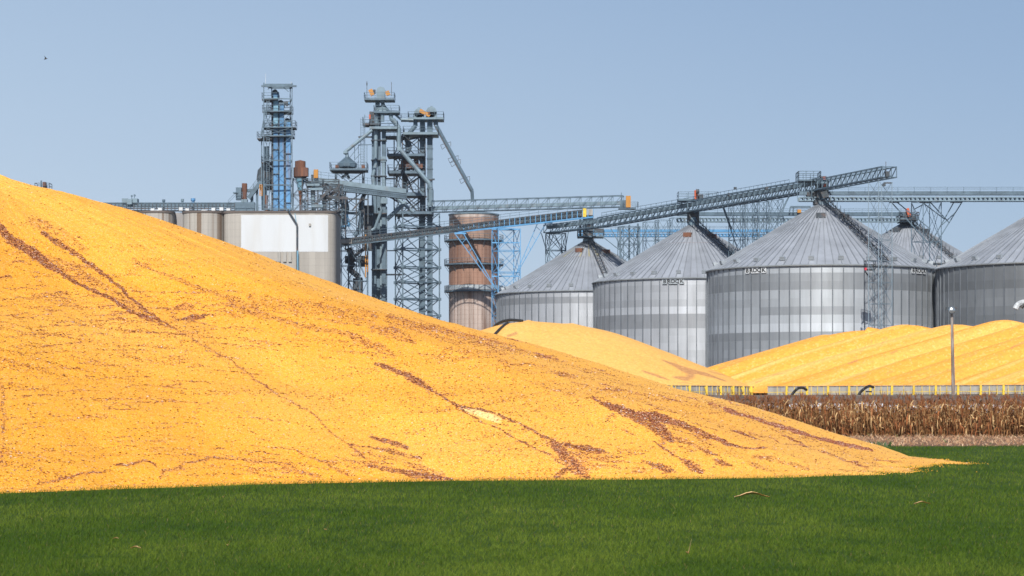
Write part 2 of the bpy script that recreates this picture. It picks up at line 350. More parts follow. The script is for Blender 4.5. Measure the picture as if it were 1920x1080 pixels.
# streaks of cob chaff lying on the pile: (points in the photograph, half widths, density)
ST = [
 ([(-40, 395), (0, 425), (17, 448), (42, 462), (69, 478), (83, 490), (111, 511)], (7, 8, 8, 9, 9, 9, 5), 1),
 ([(111, 511), (139, 529), (172, 543), (211, 561), (244, 584), (305, 603)], (5, 3.5, 2.5, 3.5, 3.5, 2), .9),
 ([(244, 584), (283, 602), (330, 618), (378, 645), (430, 675), (480, 713), (533, 747), (583, 773), (620, 810), (653, 833), (693, 863), (740, 882), (790, 893)], (3, 2, 1.6, 2, 1.6, 1.8, 1.8, 1.5, 1.2, 1.5, 1.5, 2, 2), .7),
 ([(80, 438), (111, 456), (133, 470), (155, 485), (172, 498), (194, 514), (217, 531), (230, 542), (236, 553), (258, 570), (278, 585), (305, 603), (330, 618)], (3.5, 6, 5, 3, 5, 3.5, 3, 2.5, 3, 2, 2, 1.5, 1), .95),
 ([(172, 499), (139, 500), (105, 486), (85, 478)], (5, 4, 3, 3), .6), ([(110, 509), (150, 516)], (3, 1), .5), ([(95, 495), (160, 512)], (4, 2), .35),
 ([(67, 412), (111, 431), (155, 448)], (1.2, 2, 1), .6),
 ([(250, 486), (261, 495), (294, 509), (328, 521), (367, 538), (411, 554), (444, 566), (470, 581), (520, 598), (573, 613), (647, 624), (667, 634), (707, 650), (740, 668)], (2, 4, 2.5, 3.5, 3, 3, 8, 9, 4, 5, 4, 8, 7, 4), .55),
 ([(330, 577), (350, 573), (362, 575)], (3, 6, 3), .7), ([(345, 598), (362, 595), (388, 592)], (3, 6, 3), .9), ([(388, 592), (440, 590), (480, 585)], (2, 3, 2), .4),
 ([(380, 574), (430, 571), (480, 576)], (2, 5, 9), .5), ([(310, 583), (330, 587)], (2, 2), .5),
 ([(700, 615), (735, 625), (773, 640)], (6, 12, 6), .5), ([(783, 662), (830, 672), (883, 672)], (2, 4, 3), .4),
 ([(640, 600), (700, 606)], (6, 4), .2), ([(540, 580), (640, 590)], (4, 6), .22), ([(600, 640), (660, 650)], (4, 4), .2),
 ([(703, 682), (720, 687), (737, 693), (760, 703), (790, 720), (811, 733)], (2, 5, 4, 6, 7, 2), 1),
 ([(811, 733), (837, 748), (857, 761), (889, 766), (921, 773), (950, 786), (977, 794), (1004, 812), (1034, 826)], (.8, 2.2, 3.5, 2, 2, 2.5, 2.5, 2.5, 1.5), .95),
 ([(857, 760), (880, 777), (907, 793), (929, 801), (966, 822), (1004, 840), (1034, 856), (1058, 872), (1082, 887), (1103, 895)], (2, 1.3, 1, 1.5, 1.6, 1.2, 2, 2.5, 4, 4), .85),
 ([(930, 797), (965, 800)], (2, 2), .35), ([(815, 736), (850, 742)], (3, 2), .4),
 ([(1034, 828), (1050, 845), (1063, 860), (1082, 876), (1097, 890)], (5, 11, 9, 10, 6), 1),
 ([(1040, 828), (1060, 834), (1085, 839), (1111, 842), (1141, 849)], (2, 4, 4, 6, 1), .85), ([(1060, 850), (1100, 850), (1125, 852)], (4, 4, 2), .55),
 ([(1068, 861), (1122, 861), (1157, 855)], (3, 4, 1.5), .7), ([(1085, 879), (1122, 877), (1154, 871)], (4, 4, 1), .6), ([(1068, 876), (1055, 885), (1042, 893)], (5, 5, 4), .9),
 ([(1112, 745), (1125, 754), (1147, 762), (1170, 772), (1195, 783), (1220, 793), (1240, 807), (1255, 821), (1262, 828)], (1, 2.5, 6, 9, 10, 11, 11, 8, 2), 1),
 ([(1195, 776), (1225, 780), (1250, 788), (1280, 797), (1315, 811), (1340, 822), (1365, 833), (1390, 840), (1412, 840), (1432, 841)], (4, 8, 8, 6, 5, 4, 3, 1.6, 1, 2.2), 1),
 ([(1252, 820), (1280, 827), (1305, 835), (1327, 848), (1350, 854)], (4, 4, 3, 3, 1), .75), ([(1262, 805), (1290, 812), (1318, 822), (1335, 834)], (1, 1, 5, 1), .6),
 ([(1170, 777), (1155, 776), (1143, 780), (1138, 786)], (1.5, 2, 3.5, 2.5), .6), ([(1140, 785), (1150, 795), (1170, 808)], (2, 1, 1), .3), ([(1243, 820), (1245, 832), (1238, 834)], (4, 3, 2), .8),
 ([(1227, 827), (1247, 842), (1277, 861), (1290, 868), (1302, 876), (1317, 884)], (1.5, 1.8, 1.6, 6, 9, 3), .95),
 ([(1345, 863), (1355, 870), (1374, 874)], (5, 5, 1), .9), ([(1345, 866), (1340, 876), (1330, 879)], (2, 2, 1), .7),
 ([(1200, 863), (1222, 870), (1240, 877), (1265, 884)], (1, 5, 8, 2), .85), ([(1185, 886), (1225, 880)], (3, 3), .55), ([(1272, 838), (1300, 845)], (1, 1), .6), ([(1312, 843), (1335, 850)], (2, 1), .6),
 ([(1360, 766), (1372, 771), (1385, 775), (1415, 785), (1445, 796), (1480, 805), (1525, 820), (1560, 827), (1596, 836), (1635, 845)], (3, 4, 3, 3, 3, 4, 2.5, 3, 4, 2), .85),
 ([(1330, 757), (1350, 763)], (4, 4), .4), ([(1375, 809), (1395, 815), (1420, 824)], (1.5, 2.5, 1), .85), ([(1465, 816), (1490, 826), (1515, 838)], (1, 2, 1), .8), ([(1405, 813), (1450, 822), (1465, 832)], (2, 1.5, 1), .45),
 ([(1465, 832), (1520, 838)], (1, 1), .4), ([(1415, 855), (1465, 865), (1515, 880)], (4, 4, 3), .5), ([(1540, 847), (1570, 858), (1600, 868)], (1, 1.5, 1), .7), ([(1605, 869), (1628, 878)], (3, 2), .8),
 ([(1640, 861), (1680, 868)], (2, 2), .3), ([(1440, 783), (1475, 793)], (1, 1.2), .5), ([(1410, 871), (1430, 877)], (3, 4), .5),
 ([(693, 819), (715, 825), (738, 830), (762, 840)], (1.5, 4, 5, 3), 1), ([(653, 834), (690, 838), (733, 847), (787, 860), (790, 872)], (1.5, 1.5, 4, 3, 2), .8),
 ([(653, 833), (670, 848), (690, 862)], (2.5, 2, 2), .8), ([(687, 873), (740, 883), (780, 890), (847, 899)], (3, 4, 7, 3), .9), ([(760, 868), (800, 882), (830, 892)], (4, 6, 4), .7), ([(690, 850), (740, 862)], (4, 3), .35),
 ([(70, 908), (85, 905), (120, 896), (157, 887), (200, 884)], (1.5, 1.5, 2.5, 1.5, 1), .85), ([(220, 871), (240, 871), (271, 864), (285, 867), (293, 875)], (2, 3, 2.5, 1.5, 1.5), .9),
 ([(302, 897), (305, 884), (325, 881), (340, 876), (346, 868), (380, 862), (403, 858), (430, 861), (453, 863), (478, 868)], (2, 3, 2, 4, 2, 1.5, 1.5, 1, 1.8, 1.5), .8),
 ([(340, 880), (400, 875), (470, 872)], (2, 2, 2), .4), ([(447, 862), (507, 868), (577, 868)], (1.8, 2, 1.2), .8), ([(467, 850), (500, 860)], (1.6, 2), .6), ([(440, 880), (550, 878), (597, 894)], (1.5, 3.5, 2), .7),
 ([(510, 838), (550, 842), (580, 857), (613, 867), (640, 867), (657, 873)], (1.4, 1.6, 1.6, 2.2, 1.5, 1.2), .7), ([(613, 870), (630, 882), (673, 893)], (3, 4, 2), .6), ([(350, 892), (450, 889), (520, 894)], (1.3, 1.3, 1.3), .5),
 ([(475, 822), (510, 826)], (1, 1), .4), ([(180, 776), (192, 786), (205, 765), (222, 745)], (1, 2, 1, 1), .45), ([(115, 868), (125, 840), (150, 815), (175, 795)], (1, 1, 1, 1), .3),
 ([(0, 720), (8, 745), (4, 765), (10, 780), (5, 800), (8, 830), (0, 870)], (3, 3, 4, 3, 3, 2, 2), .5), ([(-30, 640), (0, 660)], (3, 2), .4),
 ([(0, 447), (25, 458)], (3, 3), .3), ([(1, 520), (22, 519)], (2, 2), .8), ([(0, 541), (43, 541)], (1.2, 1), .7), ([(25, 491), (45, 491)], (2, 2), .7),
 ([(400, 425), (440, 434)], (2, 2), .0), ([(225, 437), (245, 441)], (2, 1), .1), ([(1300, 700), (1330, 706)], (0.1, .1), 0),
 ([(950, 634), (975, 641)], (1, 1), .5), ([(1005, 664), (1045, 672)], (4, 3), .4), ([(1040, 700), (1075, 706)], (3, 3), .5), ([(1120, 728), (1160, 733)], (1.5, 1.5), .5), ([(1110, 690), (1135, 695)], (1.5, 1), .6), ([(1130, 728), (1190, 735)], (1.5, 1), .4),
 ([(920, 660), (970, 655)], (3, 2), .35), ([(935, 678), (975, 685)], (6, 4), .3), ([(1045, 730), (1080, 740)], (1, 1), .4), ([(820, 650), (880, 660)], (3, 3), .2)]
PALE = [([(868, 765), (900, 775), (935, 791)], (2, 7, 3), 1), ([(885, 769), (915, 780), (945, 788)], (3, 7, 1), 1), ([(40, 590), (41, 591)], (.1, .1), 0)]
_r = random.Random(5)
def dashes(n, x0, x1, y0, y1, sl0, sl1, L0, L1, d0, d1, w0=.6, w1=1.2, curve=0):
    for _ in range(n):
        x = _r.uniform(x0, x1); y = _r.uniform(y0, y1); L = _r.uniform(L0, L1); sl = _r.uniform(sl0, sl1)+curve*((x-220)/300); ww = _r.uniform(w0, w1)
        ST.append(([(x, y), (x+L/2, y+sl*L/2+_r.uniform(-1, 1)), (x+L, y+sl*L+curve*L*L/500)], (ww*.6, ww, ww*.5), _r.uniform(d0, d1)))
dashes(150, -30, 430, 545, 860, -.08, .02, 25, 130, .35, .75, .7, 1.3, curve=.14)
dashes(40, -20, 330, 480, 620, -.02, .08, 15, 60, .35, .7, .8, 1.6)
dashes(45, 560, 1100, 610, 720, .02, .22, 20, 80, .2, .45, .8, 2.)
dashes(35, 280, 640, 560, 640, .05, .3, 20, 90, .25, .5, .8, 2.5)
dashes(40, 1000, 1500, 700, 850, .15, .42, 15, 60, .3, .65, .6, 1.4)
dashes(30, 420, 700, 840, 895, .0, .25, 25, 90, .4, .8, .8, 2)
dashes(24, 1050, 1180, 845, 885, -.08, .1, 25, 70, .4, .7, 1, 2.4)
ST.append(([(95, 490), (140, 512), (200, 540)], (8, 12, 6), .5)); ST.append(([(215, 552), (260, 580), (300, 600)], (8, 8, 4), .42))
ST.append(([(470, 560), (560, 575), (700, 595)], (9, 14, 9), .34)); ST.append(([(730, 600), (850, 630), (960, 650)], (9, 13, 8), .28)); ST.append(([(60, 415), (120, 440), (160, 470)], (11, 11, 6), .3))
def streak(px, py, LST, wob=1.):
    out = np.zeros(px.shape)
    wx = px+wob*5*(fbm(px*.09, py*.14, 31)-.5); wy = py+wob*4.5*(fbm(px*.08+9, py*.14, 33)-.5)
    for pts, wd, dn in LST:
        if dn <= 0: continue
        a = np.array(pts); mw = max(wd)*1.6+4
        k = (px > a[:, 0].min()-mw) & (px < a[:, 0].max()+mw) & (py > a[:, 1].min()-mw) & (py < a[:, 1].max()+mw)
        if k.any():
            v = seg_d(wx[k], wy[k], pts, [q*1.2 for q in wd]); out[k] = np.maximum(out[k], dn*np.clip(v*2.5+.15, 0, 1)*(v > -.06))
    return out
def sparse(x, y):
    """thin scatter of chaff: patchy, drawn out along the contour of the cone"""
    dx, dy = x-CX, y-CY; r = np.hypot(dx, dy); th = np.arctan2(dy, dx)
    a = fbm(th*6, r*2.4+5*fbm(th*3, r*.1, 50), 41); b = fbm(x*.16, y*.16, 43)
    lines = np.clip((a-.57)*8, 0, 1)*np.clip((b-.33)*4, 0, 1)
    down = np.clip((fbm(th*90, r*.5, 47)-.62)*5, 0, 1)*np.clip((fbm(x*.1, y*.1, 48)-.45)*4, 0, 1)
    left = np.clip((-4-x)/8, 0, 1)
    return .03+(.14+.1*left)*lines+.04*down+.05*np.clip((b-.5)*4, 0, 1)
nT, nR = 1500, 330
ths = np.linspace(-2.75, 1.0, nT); rs = np.concatenate([np.linspace(.0, 33.6, nR)])
TH, RR = np.meshgrid(ths, rs); XX = CX+RR*np.cos(TH); YY = CY+RR*np.sin(TH); ZZ = h_pile(XX, YY)
Pw = np.stack([XX.ravel(), YY.ravel(), ZZ.ravel()], 1); px, py = project(Pw)
inv = (px > -60) & (px < 1960)
st = np.zeros(len(Pw)); st[inv] = streak(px[inv], py[inv], ST, 1.5); pl = streak(px, py, PALE)
tone = fbm(XX.ravel()*.35, YY.ravel()*.35, 61)
col = np.array([.84, .375, .03])*(1+.12*(tone[:, None]-.5)*np.array([.4, 1, 2]))
pal = np.clip(np.clip((fbm(XX.ravel()*.2+7, YY.ravel()*.2, 66)-.45)*3, 0, 1)*.25+.4*np.clip((XX.ravel()+4)/14, 0, 1)+.25*np.clip((YY.ravel()-66)/8, 0, 1), 0, .75)[:, None]
col = col*(1-pal)+np.array([.86, .50, .13])*pal
st = st**1.5*np.clip(.5+1.2*(fbm(px*.16, py*.3, 91, 3)-.3), 0, 1)
col = col*(1-.8*st[:, None])+np.array([.54, .22, .1])*.8*st[:, None]
col = col*(1-pl[:, None]*.8)+np.array([.9, .68, .3])*pl[:, None]*.8
idx = np.arange(nT*nR).reshape(nR, nT)
q = np.stack([idx[:-1, :-1], idx[:-1, 1:], idx[1:, 1:], idx[1:, :-1]], -1).reshape(-1, 4)
# far side of the cone, coarse
ths2 = np.linspace(1.0, 2*math.pi-2.75, 90); rs2 = rs[::6]; T2, R2 = np.meshgrid(ths2, rs2); X2 = CX+R2*np.cos(T2); Y2 = CY+R2*np.sin(T2)
P2 = np.stack([X2.ravel(), Y2.ravel(), h_pile(X2, Y2).ravel()], 1); i2 = np.arange(P2.shape[0]).reshape(len(rs2), 90)+len(Pw)
q2 = np.stack([i2[:-1, :-1], i2[:-1, 1:], i2[1:, 1:], i2[1:, :-1]], -1).reshape(-1, 4)
def grain_mat(name, sc, disp=.5):
    m = bpy.data.materials.new(name); m.use_nodes = True; t = m.node_tree; N = t.nodes; L = t.links; b = N['Principled BSDF']
    b.inputs['Roughness'].default_value = .75; b.inputs['Specular IOR Level'].default_value = .25
    tc = N.new('ShaderNodeTexCoord'); at = N.new('ShaderNodeAttribute'); at.attribute_name = 'tone'
    v = N.new('ShaderNodeTexVoronoi'); v.inputs['Scale'].default_value = sc; L.new(tc.outputs['Object'], v.inputs['Vector'])
    sp = N.new('ShaderNodeSeparateColor'); L.new(v.outputs['Color'], sp.inputs[0])
    r = N.new('ShaderNodeMapRange'); r.inputs[3].default_value = 1-.28*disp*2; r.inputs[4].default_value = 1+.2*disp*2; L.new(sp.outputs[0], r.inputs[0])
    mu = N.new('ShaderNodeVectorMath'); mu.operation = 'SCALE'; L.new(at.outputs['Color'], mu.inputs[0]); L.new(r.outputs[0], mu.inputs['Scale'])
    g1 = N.new('ShaderNodeMath'); g1.operation = 'GREATER_THAN'; g1.inputs[1].default_value = .88; L.new(sp.outputs[1], g1.inputs[0])
    g1b = N.new('ShaderNodeMath'); g1b.operation = 'MULTIPLY'; g1b.inputs[1].default_value = .6*disp*2; L.new(g1.outputs[0], g1b.inputs[0])
    mx = N.new('ShaderNodeMix'); mx.data_type = 'RGBA'; L.new(g1b.outputs[0], mx.inputs[0]); L.new(mu.outputs[0], mx.inputs[6]); mx.inputs[7].default_value = (.9, .58, .24, 1)
    g2 = N.new('ShaderNodeMath'); g2.operation = 'GREATER_THAN'; g2.inputs[1].default_value = .955; L.new(sp.outputs[2], g2.inputs[0])
    g2b = N.new('ShaderNodeMath'); g2b.operation = 'MULTIPLY'; g2b.inputs[1].default_value = .75*disp; L.new(g2.outputs[0], g2b.inputs[0])
    mx2 = N.new('ShaderNodeMix'); mx2.data_type = 'RGBA'; L.new(g2b.outputs[0], mx2.inputs[0]); L.new(mx.outputs[2], mx2.inputs[6]); mx2.inputs[7].default_value = (.55, .2, .05, 1)
    L.new(mx2.outputs[2], b.inputs['Base Color'])
    bp = N.new('ShaderNodeBump'); bp.inputs['Strength'].default_value = .45*disp*2; bp.inputs['Distance'].default_value = .01
    L.new(v.outputs['Distance'], bp.inputs['Height']); L.new(bp.outputs[0], b.inputs['Normal']); M[name] = m
grain_mat('grain', 46, .55); grain_mat('grain_far', 5, .24)
allP = np.concatenate([Pw, P2]); col2 = np.concatenate([col, np.tile([.86, .44, .06], (len(P2), 1))])
rgba = np.concatenate([col2, np.ones((len(col2), 1))], 1)
tag(mesh('grain_pile', allP, np.concatenate([q, q2]), M['grain'], smooth=True, loc=(CX, CY, 0), attr=rgba),
    'huge golden mound of shelled corn in front, streaked with red chaff, filling the left side', 'grain pile')
# ---- red cob chaff lying on it: real flakes
def flakes(name, n, area, dens_fn, hfn, label, size=(.02, .05), parent=None):
    x = rng.uniform(area[0], area[1], n); y = rng.uniform(area[2], area[3], n)
    z = hfn(x, y); k = z > .01; x, y, z = x[k], y[k], z[k]
    d = dens_fn(x, y, z); k = rng.random(len(x)) < d; x, y, z = x[k], y[k], z[k]; n = len(x)
    s = size[0]+(size[1]-size[0])*rng.random(n)**1.9; a = rng.uniform(0, 2*math.pi, n); el = rng.uniform(.35, 1, n)
    base = np.array([[-.5, -.3, 0], [.5, -.3, 0], [.4, .35, .15], [-.45, .3, .1], [0, 0, .2]])
    V = base[None]*s[:, None, None]; V[:, :, 1] *= el[:, None]; V[:, :, 2] *= rng.uniform(.6, 1.4, n)[:, None]
    tl = rng.uniform(-.3, .3, (n, 2)); V[:, :, 2] += V[:, :, 0]*tl[:, :1]+V[:, :, 1]*tl[:, 1:]
    ca, sa = np.cos(a)[:, None], np.sin(a)[:, None]; vx = V[:, :, 0]*ca-V[:, :, 1]*sa; vy = V[:, :, 0]*sa+V[:, :, 1]*ca
    V = np.stack([vx+x[:, None], vy+y[:, None], V[:, :, 2]+z[:, None]+.004], -1).reshape(-1, 3)
    f = np.array([[0, 1, 4], [1, 2, 4], [2, 3, 4], [3, 0, 4]]); Fc = (np.arange(n)[:, None, None]*5+f[None]).reshape(-1, 3)
    pal = np.array([[.40, .135, .065], [.28, .08, .045], [.5, .21, .11], [.78, .52, .4], [.22, .07, .035], [.88, .74, .62]])
    c = pal[rng.choice(6, n, p=[.36, .24, .22, .1, .04, .04])]; c = np.repeat(np.concatenate([c, np.ones((n, 1))], 1), 5, 0)
    return tag(mesh(name, V, Fc, M['debris'], attr=c), label, kind='stuff')
def dens_main(x, y, z):
    Q = np.stack([x, y, z], 1); px, py = project(Q); s = streak(px, py, ST, 1.5)
    s = s*(1-.5*np.clip((y-66)/6, 0, 1)*(px > 760)*(py < 725))
    g = fbm(px*.16, py*.3, 91, 3)
    e = s*np.clip(.35+1.3*(g-.25), 0, 1.1)
    return np.clip(np.where(s > .82, .55, 0)*np.clip(e*1.6, 0, 1)+.75*np.clip(e*1.15, 0, 1)**1.4, 0, 1)+.75*sparse(x, y)*(1-.85*np.clip((y-62)/9, 0, 1))
flakes('cob_chaff', 2600000, (-19, 15, 43, 78), dens_main, h_pile, 'red brown cob flakes scattered and washed into streaks over the front mound', size=(.02, .06))
print('flakes done', [len(o.data.polygons) for o in C.objects if o.name == 'cob_chaff'])

#PART2
# ---------------------------------------------------------------- the two far piles with their bunker walls
def h_mid(x, y):
    r = np.hypot(x-1.7, y-250); r2 = np.hypot(x-6.3, (y-250)*.9+0); r3 = np.hypot(x+4.5, y-262)
    a = 11.15-.318*r-.5*np.exp(-(r/2.2)**2); b = 10.95-.318*r2-.7*np.exp(-(r2/3.5)**2); c = 10.4-.318*r3
    z = np.log(np.exp(2.2*a)+np.exp(2.2*b)+np.exp(2.2*c))/2.2
    th = np.arctan2(y-250, x-1.7)
    z = z+.10*(fbm(th*14, r*.1, 81)-.5)*np.clip(r/8, 0, 1)
    lim = 3.62+.42*(23.5-r)+.12*(fbm(th*9, r*.3, 83)-.5)
    return -np.log(np.exp(-2.5*z)+np.exp(-2.5*lim))/2.5+.1
W3A, W3B = np.array([48., 225.]), np.array([26.9, 240.])      # wall line of the right pile
W3D = W3B-W3A; W3L = np.linalg.norm(W3D); W3D = W3D/W3L
W3N = np.array([abs(W3D[1]), abs(W3D[0])])                   # pointing into the pile (right and back)
def h_right(u, v):
    """u along the wall from its near end, v into the pile"""
    ph = (u+1.0*v+1.5*np.sin(u*.13+v*.05))/4.1
    fr = ph-np.floor(ph); k = np.floor(ph); rk = .8+.2*np.sin(k*2.3+1)
    sc = (1-(2*fr-1)**2)*rk
    und = .8*sc*np.clip(v/7, .04, 1)+.10*(fbm(ph*5, v*.03+u*.03, 91)-.5)+.12*(fbm(ph*1.7, v*.02, 93)-.5)*np.clip(v/5, 0, 1)
    crest = 10.15-.047*(u-8)
    face = 3.25+.425*v+und-.15
    back = crest-.3-(v-16.2)*.42+und
    zc = -np.log(np.exp(-6*(face-9))+np.exp(-6*(back-9)))/6+9
    e = np.clip(u-29, 0, None)
    end = crest+.25-.34*np.hypot(e, np.clip(np.abs(v-16)-3, 0, None)*.0)-.0*v+und*.5
    return np.where(u > 24, -np.log(np.exp(-2.2*zc)+np.exp(-2.2*end))/2.2, np.minimum(zc, 99))
def pile_grid(name, X_, Y_, Z_, label, st_list=None, seed=0):
    n, m_ = X_.shape; V = np.stack([X_.ravel(), Y_.ravel(), Z_.ravel()], 1); t = fbm(X_.ravel()*.25, Y_.ravel()*.25, 61+seed)
    col = np.array([.84, .44, .095])*(1+.10*(t[:, None]-.5)*np.array([.4, 1, 2]))
    if seed == 2:                # beds of dustier and fresher corn
        ph = (U_.ravel()+1.0*V_.ravel()+1.5*np.sin(U_.ravel()*.13+V_.ravel()*.05))/4.1
        b = fbm(ph*3.2, V_.ravel()*.02, 95, 3); b2 = fbm(ph*11, V_.ravel()*.05, 97, 2); f_ = np.clip((b-.45)*3.5+(b2-.5)*1.2, 0, 1)[:, None]
        col = np.array([.78, .35, .055])*(1-f_)+np.array([.86, .48, .14])*f_
    if seed == 1: col = col*np.array([1, 1.04, 1.25])
    if st_list:
        px, py = project(V); s = streak(px, py, st_list, .5)*np.clip(.5+1.2*fbm(px*.4, py*.6, 5), 0, 1); col = col*(1-s[:, None])+np.array([.5, .24, .10])*s[:, None]
    i = np.arange(n*m_).reshape(n, m_); q = np.stack([i[:-1, :-1], i[:-1, 1:], i[1:, 1:], i[1:, :-1]], -1).reshape(-1, 4)
    c = V.mean(0); c[2] = PADZ
    return tag(mesh(name, V, q, M['grain_far'], smooth=True, attr=np.concatenate([col, np.ones((len(col), 1))], 1), loc=c), label, 'grain pile')
T_, R_ = np.meshgrid(np.linspace(0, 2*math.pi, 420), np.linspace(0, 23.35, 110)); X_ = 1.7+R_*np.cos(T_); Y_ = 250+R_*np.sin(T_)
ST2 = [([(1242, 675), (1265, 684), (1285, 694), (1320, 701), (1360, 714)], (1, 3, 5, 3, 1), .9), ([(1290, 694), (1297, 703), (1288, 710), (1265, 707)], (4, 6, 4, 2), .9), ([(1205, 695), (1230, 704), (1256, 713)], (1.5, 2.5, 1), .9),
       ([(952, 630), (968, 625)], (2, 2), .8), ([(1330, 697), (1370, 706), (1400, 715)], (1, 1.5, 2), .5), ([(1275, 717), (1290, 718)], (1, 1), .8), ([(1390, 715), (1425, 722)], (1, 2), .7)]
pile_grid('grain_pile', X_, Y_, np.maximum(h_mid(X_, Y_), 3.3), 'smooth pale yellow round mound behind the front one, two black hoses over its top', ST2, 1)
U_, V_ = np.meshgrid(np.concatenate([np.linspace(-40, 55, 620)]), np.linspace(-.0, 34, 170))
X_ = W3A[0]+W3D[0]*U_+W3N[0]*V_; Y_ = W3A[1]+W3D[1]*U_+W3N[1]*V_
ST3 = [([(1350, 690), (1400, 668), (1440, 650), (1500, 634)], (2.5, 5, 4, 1), .35), ([(1340, 684), (1380, 668), (1430, 650)], (1, 2.5, 1), .5), ([(1645, 655), (1665, 633)], (.8, .6), .5), ([(1600, 672), (1635, 640), (1664, 632)], (.6, .8, 1), .45),
       ([(1590, 682), (1608, 676)], (1, 1.5), .8), ([(1660, 702), (1673, 696)], (1, 1.6), .8), ([(1670, 662), (1683, 657)], (1, 1.3), .7), ([(1697, 713), (1708, 708)], (1, 1), .6), ([(1896, 652), (1920, 641)], (1.4, 1.4), .7),
       ([(1580, 728), (1592, 724)], (2, 1.5), .7), ([(1808, 671), (1833, 661)], (1, 1), .5), ([(1795, 668), (1830, 655)], (.8, .8), .4), ([(1720, 703), (1800, 690), (1885, 660)], (.6, .8, .6), .4), ([(1600, 711), (1625, 704)], (.8, 1), .5), ([(1416, 718), (1430, 713)], (1, 1), .7), ([(1450, 703), (1478, 699)], (1, .7), .5)]
pile_grid('grain_pile', X_, Y_, np.maximum(h_right(U_, V_), 2.7), 'long golden mound with a scalloped crest at the right, held by the yellow framed wall', ST3, 2)
BAYN = [0]
def wall(pts, label, top=3.72, bot=2.62, thick=2, skip=False):
    c = sum(np.array(p) for p in pts)/len(pts); t = thing('bunker_wall', (c[0], c[1], bot), label, 'wall', 'grain bunker walls')
    for i, (a, b) in enumerate(zip(pts[:-1], pts[1:])):
        a = np.array([a[0], a[1], 0]); b = np.array([b[0], b[1], 0]); d = b-a; L = np.linalg.norm(d); d /= L; nn = np.array([d[1], -d[0], 0]); nn = nn*np.sign(-nn[1] if abs(nn[1]) > 1e-3 else -nn[0])
        m = MB(); m.bar(a+(0, 0, (top+bot)/2-.0), b+(0, 0, (top+bot)/2), .09, top-bot)
        k = 3
        for j in range(k): p = a+d*L*(j+.5)/k+nn*.07; m.bar(p+(0, 0, bot+.02), p+(0, 0, top-.02), .06, .05)
        m.build('panel', M['panel'], t)
        r = MB(); p = a+nn*.34
        r.bar(p+(0, 0, bot), p+(0, 0, top+.05), .2, .1)
        if True: r.bar(a+nn*.1+(0, 0, top-.05), a+nn*.6+(0, 0, bot), .07, .07)
        r.build('upright', M['yellow'], t)
        g = MB(); o = nn*.36
        g.bar(a+o+(0, 0, bot+.06), b+o+(0, 0, bot+.06), .1, .12); g.bar(a+o+(0, 0, (top+bot)/2), b+o+(0, 0, (top+bot)/2), .05)
        for q_ in ((.28, .62), (.45,), (.2, .5, .8))[i % 3]: p = a+d*L*q_+o; g.bar(p+(0, 0, bot), p+(0, 0, top), .055)
        g.build('rail', M['yellow'], t)
        h = MB(); h.bar(a+nn*.02+(0, 0, top+.035), b+nn*.02+(0, 0, top+.035), .16, .07); h.build('cap', M['wood'], t)
    return t
cpts = [(1.7+23.7*math.cos(a), 250+23.7*math.sin(a)) for a in np.linspace(math.radians(12), math.radians(-78), 17)]
wall(cpts, 'curved low grey wall with yellow uprights around the foot of the round middle mound')
n3 = 17
wall([tuple(W3A+W3D*(-12+(W3L+13.5)*i/n3)) for i in range(n3+1)], 'long straight low wall with yellow frames holding the scalloped mound at the right')
# hoses, arched aeration pipes, tarp
def tube(name, pts, w, m, label, cat, group=None, n=8, sub=6):
    pts = [np.array(p) for p in pts]; out = []
    for i in range(len(pts)-1):      # catmull-rom
        p0 = pts[max(i-1, 0)]; p1, p2 = pts[i], pts[i+1]; p3 = pts[min(i+2, len(pts)-1)]
        for k in range(sub): t = k/sub; out.append(.5*((2*p1)+(-p0+p2)*t+(2*p0-5*p1+4*p2-p3)*t*t+(-p0+3*p1-3*p2+p3)*t**3))
    out.append(pts[-1]); mb = MB(); mb.path(out, w, n)
    return tag(mb.build(name, m, None, loc=pts[0]), label, cat, group)
def on_mid(x, D, lift=.12):
    xx = X(x, D); return np.array([xx, D, float(h_mid(np.array([xx]), np.array([D]))[0])+lift])
tube('black_hose', [on_mid(880, 255), on_mid(900, 254), on_mid(918, 253), on_mid(935, 251, .3), on_mid(955, 250, .35), on_mid(980, 249, .1)], .3, M['black'], 'thick black hose lying over the top of the middle mound, the longer and upper one', 'hose', 'hoses on the middle mound')
tube('black_hose', [on_mid(908, 240), on_mid(925, 243), on_mid(940, 246), on_mid(952, 248.6, .1)], .28, M['black'], 'short black hose just below the longer one on the middle mound', 'hose', 'hoses on the middle mound')
for x0, D, lb in ((1482, 222, 'left black pipe arching out over the low wall'), (1607, 215, 'right black pipe arching out over the low wall'),):
    q = lambda x, y, dd=0: P(x, y, D+dd)
    o = tube('arched_pipe', [q(x0-3, 752), q(x0, 746), q(x0+6, 736), q(x0+14, 728.5), q(x0+23, 727 if x0 < 1500 else 724, 1), q(x0+30, 731 if x0 < 1500 else 726, 2)], .26, M['black'], lb, 'pipe', 'arched black pipes at the wall')
    m = MB(); m.bar(q(x0-4, 754), q(x0-4, 749), .4, n=10); m.build('collar', M['black'], o)
    if x0 > 1500: m = MB(); m.rect(x0+17, 733, x0+27, 735.5, D+1, .5); m.build('bracket', M['black'], o)
m = MB(); V = []; Fc = []
for i in range(260):
    x = 12+i*.22; b = 0
    for j in range(3): V.append((x, 165.3+j*.5+.15*math.sin(i*1.7+j), 1.25+.36*j*(.6+.4*vnoise(np.array([i*.23]), np.array([j*1.]), 3)[0])))
    if i:
        for j in range(2):
            a = (i-1)*3+j
            Fc.append((a, a+1, a+4, a+3))
V = np.array(V); n_ = len(V); V = np.concatenate([V, V+(0, .02, .02)]); Fc = Fc+[tuple(k+n_ for k in f[::-1]) for f in Fc]
